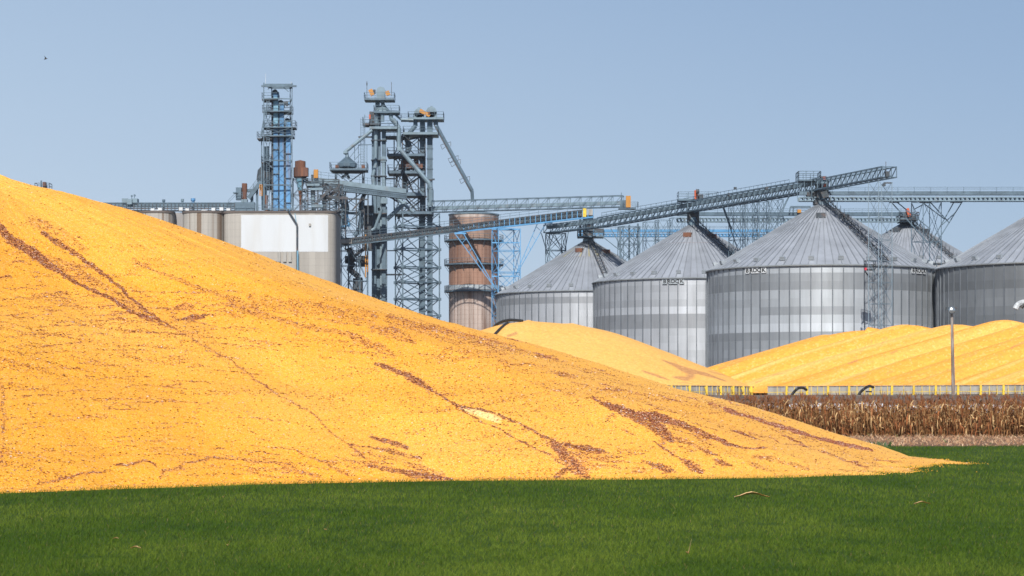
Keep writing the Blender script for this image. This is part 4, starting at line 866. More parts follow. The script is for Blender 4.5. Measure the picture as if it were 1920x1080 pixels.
for x in (665, 672, 684, 688): m.bar(P(x, 318, D+1), P(x, 272 if x != 684 else 215, D+1), .1)
m.bar(P(672, 272, D+1), P(700, 271, D+1), .15); m.bar(P(652, 300, D), P(672, 275, D), .1); m.bar(P(665, 300, D), P(676, 288, D), .1)
for x in (676, 682): m.bar(P(x, 318, D+.5), P(x, 222, D+.5), .06)
for y in range(224, 318, 3): m.bar(P(676, y, D+.5), P(682, y, D+.5), .06)
m.build('ladder', M['steel'], t)
m = MB(); m.rect(629, 309, 636, 316, D-1.5, .8); m.rect(678, 309, 684, 316, D, .8); m.build('rusty_box', M['rust'], t)
m = MB(); tower(m, X(655, D), D+1, 5, 3.6, Z(470, D), Z(321, D), 4, .15, .15); m.build('support_frame', M['steel_dark'], t)

# ---------------------------------------------------------------- main grey elevator
D = 445; px1 = D/F
t = thing('main_elevator', (X(710, D), D, PADZ), 'tallest grey bucket elevator with an orange armed head and stacked platforms', 'elevator tower', 'grey bucket elevators')
m = MB(); m.rect(697.5, 242, 706, 560, D+.6, 1.6); m.rect(699, 355, 716, 640, D+1.6, 2.4); m.build('casing', M['steel'], t)
m = MB(); m.rect(708, 215, 713.5, 390, D+.3, 1.1); m.rect(716, 242, 723.5, 640, D, 1.3); m.rect(704, 187, 712, 212, D, 1.2); m.build('leg', M['steel'], t)
m = MB(); m.rect(713, 388, 725.5, 640, D+.8, 2); m.build('lower_casing', M['steel_lite'], t)
m = MB()
m.path([P(705, 243, D-1), P(704, 310, D-1), P(699, 330, D-1), P(701, 350, D-1)], .75, 10); m.rect(714, 294, 724, 304, D-.7, 1.3); m.rect(714, 372, 726, 382, D-.7, 1.3); m.rect(716.5, 300, 722, 375, D-.8, .8); m.build('spout', M['steel_lite'], t)
hd = MB(); c0 = P(714.5, 172, D)
hd.lathe((0, 0, 0), [(5.5*px1*1.6, -.7), (5.5*px1*1.6, .7), (0, .7)], 20); v = np.concatenate(hd.V); v = np.stack([v[:, 0], v[:, 2], v[:, 1]], 1); v[0::1, 0] *= .95; v += c0; v2 = v; f2 = list(hd.F); f2.append(tuple(range(20)))
hd = MB(); hd.add(v2, f2); hd.rect(706, 170, 722, 186, D, 1.5); hd.rect(713, 184, 721, 193, D-.4, 1.2); hd.build('head', M['steel_lite'], t)
for (a, b), nm in ((((694, 168), (699, 179)), 'drive_guard'), (((725.5, 171), (728.5, 179)), 'drive_guard')):
    m = MB(); m.bar(P(*a, D-.6), P(*b, D-.6), .55, .75); m.build(nm, M['orange'], t)
m = MB(); m.bar(P(699, 172, D), P(704, 172, D), .8, n=10); m.build('motor', M['steel_dark'], t)
deck(t, 684, 740, 187, D, 4, .3, M['steel']); m = MB(); m.bar(P(688, 187, D), P(688, 152, D), .09); m.bar(P(734, 180, D), P(734, 154, D), .09); m.rect(687, 155, 689, 160, D, .2); m.build('mast', M['steel_dark'], t)
m = MB(); c0 = P(718, 0, D); c0[2] = 0; m.lathe(c0, [(13.5*px1, Z(210, D)), (13*px1, Z(207, D)), (4*px1, Z(197, D)), (3*px1, Z(192, D))], 12); m.build('distributor', M['steel_lite'], t)
deck(t, 702, 749, 211, D, 4, .3, M['steel']); deck(t, 681, 713, 233, D+.5, 4, .35, M['steel_dark']); deck(t, 694, 746, 240, D, 5, .45, M['steel_lite'])
m = MB(); m.rect(693, 210, 702, 232, D+.2, 1.4); m.build('drive_box', M['steel_dark'], t); m = MB(); m.rect(692, 215, 695, 223, D-.7, .4); m.build('drive_guard', M['orange_red'], t)
m = MB(); m.path([P(706, 210, D-1), P(706, 240, D-1)], .6, 8); m.path([P(717, 210, D-1.2), P(717, 228, D-1.2)], .7, 8); m.path([P(733, 210, D-1), P(733, 222, D-1), P(748, 240, D-1)], .75, 8); m.path([P(740, 214, D), P(752, 224, D), P(775, 225, D)], .4, 8); m.build('outlet_spout', M['steel_lite'], t)
m = MB(); m.path([P(737, 224, D-1.5), P(748, 240, D-1.5), P(748, 278, D-1.5), P(805, 344, D-1.5), P(808, 352, D-1.5)], .85, 10); m.rect(745, 276, 752, 283, D-1.5, .9); m.build('long_spout', M['steel_lite'], t)
m = MB()
for y in (263, 300, 330, 400, 450, 505): m.rect(696, y, 725, y+1.6, D-.4, 2)
m.bar(P(725, 470, D), P(741, 470, D+4), .2); m.bar(P(725, 515, D), P(757, 515, D+4), .3); m.bar(P(725, 258, D), P(745, 258, D), .3); m.bar(P(724, 335, D), P(745, 335, D+3), .3); m.bar(P(672, 257, D), P(700, 257, D), .3); m.build('bracing', M['steel_dark'], t)
# ducts and clutter below, between silo and main leg
D = 440
t = thing('gravity_ducts', P(660, 450, D), 'tangle of curved grey spouts and ducts between the concrete silo and the main leg', 'ducts')
m = MB(); m.path([P(633, 366, D-1), P(640, 370, D-1), P(643, 385, D-1), P(644, 395, D-1), P(640, 420, D-1), P(637, 440, D-1), P(642, 450, D-1)], .75, 10)
m.path([P(640, 366, D), P(648, 372, D), P(652, 390, D), P(650, 400, D), P(646, 430, D)], .65, 10)
m.path([P(676, 396, D-1), P(677, 378, D-1), P(684, 362, D-1), P(692, 356, D-1)], .8, 10); m.path([P(677, 378, D-1), P(677, 420, D-1), P(672, 434, D-1), P(664, 442, D-1)], .8, 10); m.build('curved_duct', M['steel'], t, smooth=False)
m = MB(); m.rect(682, 386, 700, 402, D+2, 2.5); m.rect(684, 402, 699, 470, D+2, 2); m.path([P(654, 465, D), P(663, 492, D), P(655, 505, D), P(674, 520, D), P(672, 560, D)], 1.1, 10); m.path([P(684, 465, D), P(665, 480, D), P(652, 508, D)], .6, 8); m.rect(647, 480, 658, 494, D, 1.2); m.rect(662, 522, 680, 600, D, 1.4); m.rect(672, 480, 690, 500, D+1, 1.4); m.build('lower_duct', M['steel_dark'], t)
m = MB(); m.path([P(716, 392, D-2), P(703, 428, D-2), P(697, 432, D-2)], .55, 8); m.path([P(762, 378, D), P(725, 412, D)], .8, 8); m.path([P(745, 372, D), P(775, 398, D)], .6, 8); m.build('chute', M['steel_lite'], t)
m = MB(); m.path([P(650, 402, D-2), P(655, 425, D-2)], .5, 6); m.bar(P(645, 452, D-2), P(678, 452, D-2), .5, .35); m.bar(P(638, 425, D-2), P(652, 423, D-2), .25); m.build('blue_beam', M['blue_frame'], t)
m = MB(); m.rect(684.5, 440, 686.5, 520, D-3, .25); m.rect(689, 478, 690.5, 510, D-3, .25)
for y in range(478, 512, 5): m.rect(684.5, y, 690.5, y+.9, D-3, .1)
m.build('ladder', M['orange'], t)
m = MB()
tower(m, X(656, D), D-2, 3.4, 3.4, PADZ, Z(398, D), 7, .13, .25); tower(m, X(672, D), D-1, 3.5, 3, PADZ, Z(452, D), 4, .16, .1)
m.bar(P(632, 399, D), P(700, 402, D), .35); m.build('scaffold', M['steel'], t)

# ---------------------------------------------------------------- second elevator tower with twin legs
D = 452; px1 = D/F
t = thing('twin_leg_tower', (X(785, D), D, PADZ), 'lattice tower with twin grey elevator legs and an orange drive arm between two round heads', 'elevator tower', 'grey bucket elevators')
m = MB(); crn = [(741.5, 0), (757, -4.2), (824, 0), (785, 4.2)]; cc = [np.array([X(x, D), D+dy, 0]) for x, dy in crn]; order = [0, 1, 2, 3]
ys = [400, 426, 468, 502, 530, 561, 592, 640]
for c0 in cc: m.bar(c0+(0, 0, PADZ), c0+(0, 0, Z(400, D)), .26)
for y0, y1 in zip(ys[:-1], ys[1:]):
    for k in range(4):
        a, b = cc[order[k]], cc[order[(k+1) % 4]]; m.bar(a+(0, 0, Z(y1, D)), b+(0, 0, Z(y1, D)), .24)
        m.bar(a+(0, 0, Z(y0, D)), b+(0, 0, Z(y1, D)), .13); m.bar(b+(0, 0, Z(y0, D)), a+(0, 0, Z(y1, D)), .13)
        m.box(a+(0, 0, Z(y1, D)), (.7, .5, .5))
m.build('lower_lattice', M['steel'], t)
m = MB(); cu_ = [np.array([X(x, D), D+dy, 0]) for x, dy in ((740, -.5), (757, -3), (797, 3), (783, 3))]
cu2 = [(739, 0), (756, -3.2), (797.5, -1), (783, 3.2)]; cu2 = [np.array([X(x, D), D+dy, 0]) for x, dy in cu2]
ys = [255, 292, 323, 365, 400]
for c0 in cu2: m.bar(c0+(0, 0, Z(400, D)), c0+(0, 0, Z(255 if c0 is not cu2[0] else 262, D)), .2)
for y0, y1 in zip(ys[:-1], ys[1:]):
    for k in range(4): a, b = cu2[k], cu2[(k+1) % 4]; m.bar(a+(0, 0, Z(y0, D)), b+(0, 0, Z(y1, D)), .13); m.bar(b+(0, 0, Z(y0, D)), a+(0, 0, Z(y1, D)), .13)
m.build('upper_lattice', M['steel_dark'], t)
for x0, x1 in ((787.5, 797), (801, 811)):
    m = MB(); m.rect(x0, 226, x1, 640, D-.3 if x0 > 800 else D+.6, 1.2)
    for y in range(240, 640, 19): m.rect(x0-.8, y, x1+.8, y+1.5, D-.3 if x0 > 800 else D+.6, 1.4)
    lg = m.build('elevator_leg', M['steel'], t)
for x, y, r in ((786, 213, 9.2), (809, 211, 10)):
    m = MB(); m.lathe((0, 0, 0), [(0, -.8), (r*px1, -.8), (r*px1, .8), (0, .8)], 24); v = np.concatenate(m.V); v = np.stack([v[:, 0], v[:, 2], v[:, 1]], 1)+P(x, y, D); m.V = [v]; m.rect(x-r, y, x+r, 224, D, 1.6); m.rect(x-2, y-r-2, x+2, y-r+3, D, 1); m.build('head', M['steel_lite'], t)
m = MB(); m.bar(P(787, 207, D-1.2), P(806, 217, D-1.2), .35, .65); m.build('drive_arm', M['orange'], t); m = MB(); m.bar(P(803, 212, D-1.4), P(806, 212, D-1.4), .5, n=8); m.build('hub', M['rust'], t)
deck(t, 766, 832, 223, D, 5, .35, M['steel_lite']); deck(t, 752, 776, 225, D+1, 2, .25, M['steel']); deck(t, 757, 822, 251, D, 6, .45, M['steel_lite']); deck(t, 722, 757, 257, D, 4, .3, M['steel_dark'])
deck(t, 727, 797, 291, D, 6, .45, M['steel']); deck(t, 728, 797, 323, D, 6, .5, M['steel']); deck(t, 730, 797, 364, D, 6, .55, M['steel']); deck(t, 740, 812, 399, D, 7, .5, M['steel'])
m = MB(); m.path([P(779, 225, D-1), P(779, 236, D-1), P(767, 250, D-1)], .8, 8); m.path([P(760, 255, D), P(768, 275, D), P(764, 285, D)], 1.0, 8); m.rect(760, 255, 767, 290, D+1, .9); m.build('inlet_spout', M['steel'], t)
m = MB(); m.rect(748, 309, 793, 317, D, 3.4); m.rect(752, 302, 770, 310, D, 2.6); m.rect(776, 299, 784, 310, D, 1); m.build('cleaner', M['rust'], t); m = MB(); m.rect(753, 296, 768, 320, D+1, 3); m.rect(754, 326, 764, 360, D+1, 2); m.build('machine', M['steel_dark'], t)
m = MB()
for a, b in (((745, 270), (770, 251)), ((764, 262), (793, 256)), ((745, 330), (740, 360)), ((762, 330), (776, 362)), ((790, 330), (762, 348)), ((757, 368), (784, 398)), ((792, 340), (815, 336)), ((740, 300), (757, 290)), ((797, 258), (820, 252)), ((727, 366), (745, 378)), ((800, 368), (745, 410))): m.bar(P(*a, D-1), P(*b, D-1), .3)
m.build('bracing', M['steel_dark'], t)
m = MB(); m.path([P(805, 350, D-1.6), P(808, 356, D-1.6), P(808, 384, D-1.6)], 1.0, 8); m.rect(803, 380, 812, 388, D-1.4, 1.2); m.build('lower_spout', M['steel_lite'], t)
m = MB(); a, b = P(818, 236, D-1), P(885, 358, D-1)
m.path([P(817, 226, D-1), P(817, 234, D-1)], .9, 8); m.bar(a, b, .75, n=8); m.path([b, P(886, 378, D-1)], .62, 8); sp_ = m.build('discharge_spout', M['steel'], t)
m = MB(); m.bar(a+(-.35, -.4, .1), b+(-.35, -.4, .1), .2)
for f in (.27, .48, .54, .8):
    p = a+(b-a)*f; m.bar(p, p+(-1.0, 0, -.3), .08); m.bar(p+(-1.0, 0, -.3), p+(-.7, 0, -1.1), .08); m.bar(p+(-.7, 0, -1.1), p+(0, 0, -.6), .08); m.bar(p, p+(.9, 0, .3), .08); m.bar(p+(.9, 0, .3), p+(.9, 0, -.6), .08)
m.build('spout_bracket', M['steel_dark'], sp_)

# ---------------------------------------------------------------- conveyor bridges
def bridge(name, a, b, label, w=1.8, h=2.0, n=20, tm='steel', rail_=False, tube_=None, tubeh=.8, r=.13, diag='one', low=None, grp='conveyor bridges'):
    a = np.asarray(a, float); b = np.asarray(b, float); t = thing(name, (a+b)/2, label, 'conveyor', grp)
    m = MB(); truss(m, a, b, w, h, n, r, diag=diag); m.build('truss', M[tm], t)
    if tube_:
        m = MB(); z = (0, 0, h*tube_[1]); m.bar(a+z, b+z, w*.55, tubeh); m.build('conveyor_housing', M[tube_[0]], t)
    if rail_: m = MB(); rail(m, [a+(0, -w/2, h), b+(0, -w/2, h)], 1.0, .06, 1.8); m.build('railing', M['steel'], t)
    if low: m = MB(); m.bar(a+(0, -w*.3, .05), b+(0, -w*.3, .05), w*.5, low); m.build('walkway', M['steel_dark'], t)
    return t
D = 440
t = bridge('conveyor_bridge', P(812, 398, D+8), P(1168, 388, D), 'open truss bridge running level from the twin leg tower to the upright orange drive', 1.8, 2.05, 18, 'steel', tube_=('steel_lite', .36), tubeh=.62, r=.1)
m = MB(); m.rect(1173.5, 367.5, 1182.5, 389, D-1, .8); m.build('drive_guard', M['orange'], t); m = MB(); m.rect(1163, 376, 1175, 392, D, 1.6); m.rect(1160, 390, 1192, 392.5, D, 2.6); m.bar(P(1165, 375, D), P(1165, 361, D), .12); m.build('head_box', M['steel'], t)
m = MB(); rail(m, ring(Z(391, D), 1168, 1196, D, 2.6), 1.1, .06); m.build('railing', M['steel'], t)
t = bridge('conveyor_bridge', P(645, 459, 436), P(1100, 404, 419), 'long grey conveyor with blue lower frame sloping up across the brown silo', 1.6, .95, 62, 'steel_dark', tube_=('steel_lite', .55), tubeh=.62, rail_=True, r=.12)
m = MB(); a, b = P(640, 461, 435), P(1112, 406, 418)
a2, b2 = P(860, 434, 428), b
m.bar(a2+(0, -.8, -.15), b2+(0, -.8, -.15), .25, .28)
for i in range(27): p = a2+(b2-a2)*i/26; m.bar(p+(0, -.8, 0), p+(0, -.8, 1.2), .12)
m.build('blue_stringer', M['blue_frame'], t); m = MB(); m.bar(a+(0, -.8, -.1), a2+(0, -.8, -.1), .22, .2); m.build('stringer', M['steel'], t)
m = MB(); m.rect(1093, 391, 1099, 407, 418, .8); m.build('drive_guard', M['yellow'], t); m = MB(); m.rect(1099, 393, 1112, 404, 419, 1.4); m.rect(638, 449, 660, 457, 435, 1.4); m.build('end_box', M['panel'], t)
# big rising bridge over the bins
t = thing('conveyor_bridge', P(1300, 400, 385), 'longest truss bridge climbing over three bin roofs to the right, highest of all', 'conveyor', 'conveyor bridges')
kn = [(1028, 437, 425), (1130, 425, 412), (1300, 396, 383), (1480, 366, 345), (1545, 355, 333), (1668, 332, 313)]
hs = [1.2, 1.35, 1.45, 1.4, 1.3, 1.15]
m = MB(); g = MB(); hh = MB()
for (x0, y0, d0), (x1, y1, d1), h0, nn_ in zip(kn[:-1], kn[1:], (1.35, 1.5, 1.5, 1.5, 1.35), (8, 16, 18, 6, 13)):
    a, b = P(x0, y0, d0), P(x1, y1, d1); truss(m, a, b, 2., h0, nn_, .11)
    g.bar(a+(0, -.9, .02), b+(0, -.9, .02), .3, .22)
    if x1 < 1550: hh.bar(a+(0, .2, h0*.75), b+(0, .2, h0*.75), .9, .55)
m.build('truss', M['steel'], t); g.build('stringer', M['steel'], t); hh.build('conveyor_housing', M['steel_lite'], t)
m = MB(); rail(m, [P(1128, 410, 411), P(1300, 381, 382), P(1480, 350, 344)], 1.0, .06, 1.7); m.build('railing', M['steel'], t)
m = MB(); m.rect(1302, 357, 1308, 374, 382, .5); m.build('drive_guard', M['orange_red'], t)
m = MB(); m.bar(P(1305, 359, 381), P(1311, 359, 381), .75, n=10); m.rect(1307, 365, 1318, 374, 383, 1.5); m.build('motor', M['steel_dark'], t)
for x0, x1, y, dd in ((1271, 1345, 374, 384),): deck(t, x0, x1, y, dd, 3, .3, M['steel'])
m = MB(); dd = 336; rail(m, ring(Z(340, dd), 1495, 1536, dd, 3.4), 1.25, .08, .9); m.rect(1495, 338.5, 1537, 341, dd, 3.4); 
for x in (1495, 1508, 1522, 1536): m.bar(P(x, 340, dd-1.6), P(x, 372, dd-1.6), .07)
m.build('observation_deck', M['steel'], t)
m = MB(); m.rect(1538, 331, 1549, 338, 335, 1.1); m.rect(1530, 339, 1552, 372, 335.5, 2.2); m.build('head_box', M['steel_dark'], t); m = MB(); m.rect(1543, 332, 1548.5, 350, 334, .4); m.build('drive_guard', M['orange_red'], t)
m = MB(); m.rect(1660, 322, 1667, 332, 313, 1.2); m.bar(P(1661, 322, 313), P(1661, 303, 313), .06); m.build('end_head', M['steel_dark'], t)
m = MB(); m.rect(1376, 351, 1381, 355, 362, .6); m.rect(1435, 351, 1440, 356, 350, .6); m.rect(1364, 362, 1368, 368, 366, .5); m.build('roller_box', M['steel_dark'], t)
def perforated(name, x0, x1, ytop, ybot, D0, D1, label, tm='steel', pm='steel_lite', nper=None, tubey=None, extra=None):
    """enclosed conveyor above, perforated service beam below"""
    a, b = P(x0, ybot, D0), P(x1, ybot, D1); t = thing(name, (a+b)/2, label, 'conveyor', 'conveyor bridges'); hgt = (ybot-ytop)/F*(D0+D1)/2
    m = MB(); up = np.array([0, 0, hgt]); m.bar(a+up*.78, b+up*.78, 1., hgt*.36); m.build('conveyor_housing', M[tm], t)
    m = MB(); L = np.linalg.norm(b-a); n = int(L/.62); bh = hgt*.34
    for sg in (-.7, .7):
        o = np.array([0, sg, 0]); m.bar(a+o, b+o, .12, .14); m.bar(a+o+(0, 0, bh), b+o+(0, 0, bh), .12, .14)
        for i in range(n+1): p = a+(b-a)*i/n+o; m.bar(p, p+(0, 0, bh), .24, .1)
    m.build('service_beam', M[pm], t)
    m = MB(); rail(m, [a+(0, -.8, hgt*.95), b+(0, -.8, hgt*.95)], .55, .05, 2.2); m.build('railing', M['steel'], t)
    return t
t = perforated('level_conveyor', 1498, 1990, 358.5, 377, 336, 334, 'top level conveyor with a perforated beam running off the right edge')
m = MB(); m.rect(1512, 361, 1532, 368, 336, 1.4); m.rect(1526, 375, 1546, 384, 335.5, 2.4); m.build('end_box', M['steel_dark'], t)
t = perforated('level_conveyor', 1270, 1712, 397.5, 416, 392, 398, 'middle level conveyor behind the big roofs, ending at the small far bin')
m = MB(); m.bar(P(1700.5, 391, 397), P(1705, 406, 397), .5, .8); m.build('drive_guard', M['orange_red'], t); m = MB(); m.rect(1690, 403, 1716, 413, 398.5, 2.6); m.rect(1685, 410, 1714, 418, 399, 3); m.rect(1289, 395, 1310, 418, 386, 2.4); m.build('head_box', M['steel_dark'], t)
m = MB(); rail(m, ring(Z(413, 398), 1684, 1719, 398, 4), 1.2, .08, 1.2); m.rect(1684, 412, 1719, 414, 398, 4); m.build('platform', M['steel_dark'], t)
m = MB(); m.bar(P(1482, 388, 394), P(1520, 388, 394), .3); m.bar(P(1482, 388, 394), P(1480, 399, 394), .2); m.bar(P(1488, 388, 394), P(1487, 399, 394), .2); m.build('gantry', M['steel'], t); m = MB(); m.rect(1495, 393, 1502, 399, 394, .6); m.build('motor', M['orange'], t)
t = perforated('level_conveyor', 1085, 1452, 430, 443.5, 432, 436, 'bright blue level conveyor passing low behind the bin roofs', 'blue_frame', 'blue_frame')
m = MB(); m.rect(1086, 405, 1090, 444, 420, .4); m.rect(1093, 403, 1112, 446, 421, 1.5); m.rect(1113, 429, 1132, 437, 425, 1.2); m.build('tail_box', M['steel_dark'], t); m = MB(); rail(m, ring(Z(444, 421), 1083, 1132, 421, 4), 1, .07, 1.2); m.rect(1083, 443, 1132, 446, 421, 3.6); m.build('platform', M['steel'], t)

# ---------------------------------------------------------------- support towers
def sup(name, label, mname, fn, loc):
    t = thing(name, loc, label, 'support tower', 'lattice conveyor supports'); m = MB(); fn(m); m.build('lattice', M[mname], t); return t
def f_blue(m):
    D = 424; tower(m, X(949, D), D, 4.1, 3.4, PADZ, Z(430, D), 8, .15, .35, .55)
    for y in (430, 455, 518): m.rect(922, y-1, 974, y+1.2, D-1.2, .3)
    for s, x0, x1, x2, y2 in ((-1, 853, 932, 872, 438), (1, 1025, 965, 1010, 418)):
        for dx in (0, 10*s):
            a = P(x0 if s < 0 else x0, 438 if s < 0 else 416, D-1); b = P(x1, 545 if s < 0 else 520, D-1); o = np.array([dx/F*D, 0, 0]); m.bar(a-o*1.6, b, .14); 
        for k in range(1, 6):
            f = k/6; p = P(x0, 438 if s < 0 else 416, D-1); q = P(x1, 545 if s < 0 else 520, D-1); m.bar(p+(q-p)*f, p-(16*s/F*D, 0, 0)+(q-p+(16*s/F*D, 0, 0))*(f-.08), .08)
    m.rect(852, 436, 874, 439, 427, .6); m.rect(1017, 416, 1036, 419, 421, .6)
t = sup('support_tower', 'bright blue lattice support with V braces in front of the brown silo', 'blue_frame', f_blue, (X(949, 424), 424, PADZ))
def f_b(m):
    D = 426; tower(m, X(1042, D), D, 3.0, 2.4, PADZ, Z(438, D), 10, .15, .3)
    m.bar(P(1025, 437, D), P(1050, 437, D), .3, .3)
    for a, b in (((1015, 437), (1026, 475)), ((1066, 434), (1058, 476)), ((1038, 440), (1025, 478)), ((1040, 440), (1056, 476))): m.bar(P(*a, D), P(*b, D), .14)
sup('support_tower', 'slim grey support under the low end of the long climbing bridge', 'steel', f_b, (X(1042, 426), 426, PADZ))
def f_c(m):
    D = 418
    for x, dd in ((1163, 0), (1196, 2), (1180, 4)): m.bar(P(x, 424-(x-1163)*.15, D+dd), (X(x, D), D+dd, PADZ), .32)
    tower(m, X(1180, D), D+2, 3, 3, PADZ, Z(424, D), 10, .14, .3)
    for a, b in (((1110, 428), (1163, 470)), ((1165, 426), (1196, 460)), ((1196, 424), (1165, 460)), ((1163, 470), (1196, 500)), ((1215, 422), (1196, 470)), ((1145, 428), (1163, 460))): m.bar(P(*a, D), P(*b, D), .13)
sup('support_tower', 'grey lattice support between the leftmost bin and the next one', 'steel', f_c, (X(1180, 418), 418, PADZ))
def f_d(m):
    D = 402
    for x in (1222, 1245, 1272): tower(m, X(x, D), D+3, 2.2, 2.2, Z(520, D), Z(414-(x-1222)*.15, D), 3, .08, .2)
sup('support_tower', 'thin triple lattice support under the climbing bridge, left of the second roof', 'steel', f_d, (X(1245, 402), 405, Z(520, 402)))
def f_e(m):
    D = 372
    for x in (1382, 1408): tower(m, X(x, D), D, 1.9, 2.4, Z(520, D), Z(381-(x-1382)*.15, D), 4, .09, .25)
    for x in (1430, 1457): tower(m, X(x, D), D+3, 1.9, 2.4, Z(470, D), Z(375-(x-1430)*.15, D), 3, .09, .25)
    for a, b in (((1355, 388), (1384, 470)), ((1480, 368), (1440, 455)), ((1479, 368), (1462, 400)), ((1430, 420), (1410, 470)), ((1357, 388), (1372, 430))): m.bar(P(*a, D), P(*b, D), .14)
    for x in (1382, 1408, 1430, 1457): m.rect(x-3, 378-(x-1382)*.17, x+3, 381-(x-1382)*.17, D, .8)
sup('support_tower', 'cluster of tall lattice legs rising between the second and third bin roofs', 'steel', f_e, (X(1420, 372), 373, Z(520, 372)))
def f_f(m):
    D = 310; w1 = X(1634, D)-X(1629, D)
    cs = [np.array([X(x, D), D+dy, 0]) for x, dy in ((1628.5, 0), (1642, -2.4), (1672.5, 0), (1658, 2.2))]
    ys = [342, 372, 410, 450, 490, 530, 570, 610, 660, 750]
    for c0 in cs: m.bar(c0+(0, 0, PADZ), c0+(0, 0, Z(342, D)), .08)
    for y0, y1 in zip(ys[:-1], ys[1:]):
        for k in range(4):
            a, b = cs[k], cs[(k+1) % 4]; m.bar(a+(0, 0, Z(y1, D)), b+(0, 0, Z(y1, D)), .05); m.bar(a+(0, 0, Z(y0, D)), b+(0, 0, Z(y1, D)), .03); m.bar(b+(0, 0, Z(y0, D)), a+(0, 0, Z(y1, D)), .03)
t = sup('support_tower', 'tall pale four legged lattice standing in front of the largest bin', 'lattice_pale', f_f, (X(1650, 310), 310, PADZ))
m = MB(); m.rect(1657, 342, 1673, 344, 311, .5); m.rect(1655, 344, 1660, 349, 311, .6); m.build('bearing', M['steel_dark'], t)
m = MB(); dd = 311.5; m.rect(1623, 504, 1640, 507, dd+1, 1.2); rail(m, ring(Z(505, dd), 1622, 1640, dd, 1.4), 1.1, .06, .8); m.bar(P(1622, 508, dd), P(1630, 520, dd+2), .12); m.build('landing', M['steel_dark'], t)
m = MB(); m.rect(1621, 502, 1625, 506.5, dd-1.1, .2); m.build('red_box', mat('red_paint', (.55, .02, .05), .5), t)
def f_g(m):
    D = 337; tower(m, X(1737, D), D, 3.2, 2.6, PADZ, Z(379, D), 5, .1, .5, .5)
    for a, b in (((1672, 380), (1740, 455)), ((1683, 380), (1745, 430)), ((1788, 380), (1742, 462)), ((1803, 380), (1750, 465)), ((1730, 380), (1770, 410)), ((1745, 380), (1780, 418)), ((1715, 392), (1730, 384)), ((1792, 398), (1766, 422))): m.bar(P(*a, D), P(*b, D), .13)
    m.rect(1725, 377.5, 1746, 380, D, 1.2); m.rect(1783, 377.5, 1804, 380, D, 1.2); m.rect(1668, 377.5, 1686, 380, D, 1.2)
sup('support_tower', 'lattice support with spread V arms in the gap right of the largest bin', 'steel', f_g, (X(1737, 337), 337, PADZ))

# one bird high at the left
D = 150; c0 = P(85.5, 110.5, D); t = thing('bird', c0, 'tiny dark bird flying alone in the sky at the upper left', 'bird')
m = MB(); m.lathe((0, 0, 0), [(0, -.12), (.02, -.09), (.035, -.02), (.03, .05), (.018, .1), (0, .14)], 8); v = np.concatenate(m.V); v = np.stack([v[:, 2], v[:, 0], v[:, 1]*.9+v[:, 2]*.25], 1)+c0; m.V = [v]
m.add(c0+np.array([[.02, 0, 0], [-.05, 0, 0], [-.03, -.08, .1], [-.07, -.14, .19], [.02, -.1, .1]]), [(0, 1, 2, 4), (2, 3, 4)]); m.add(c0+np.array([[.02, 0, 0], [-.05, 0, 0], [-.02, .08, .08], [-.06, .14, .16], [.03, .1, .08]]), [(0, 1, 2, 4), (2, 3, 4)]); m.build('body', M['black'], t)

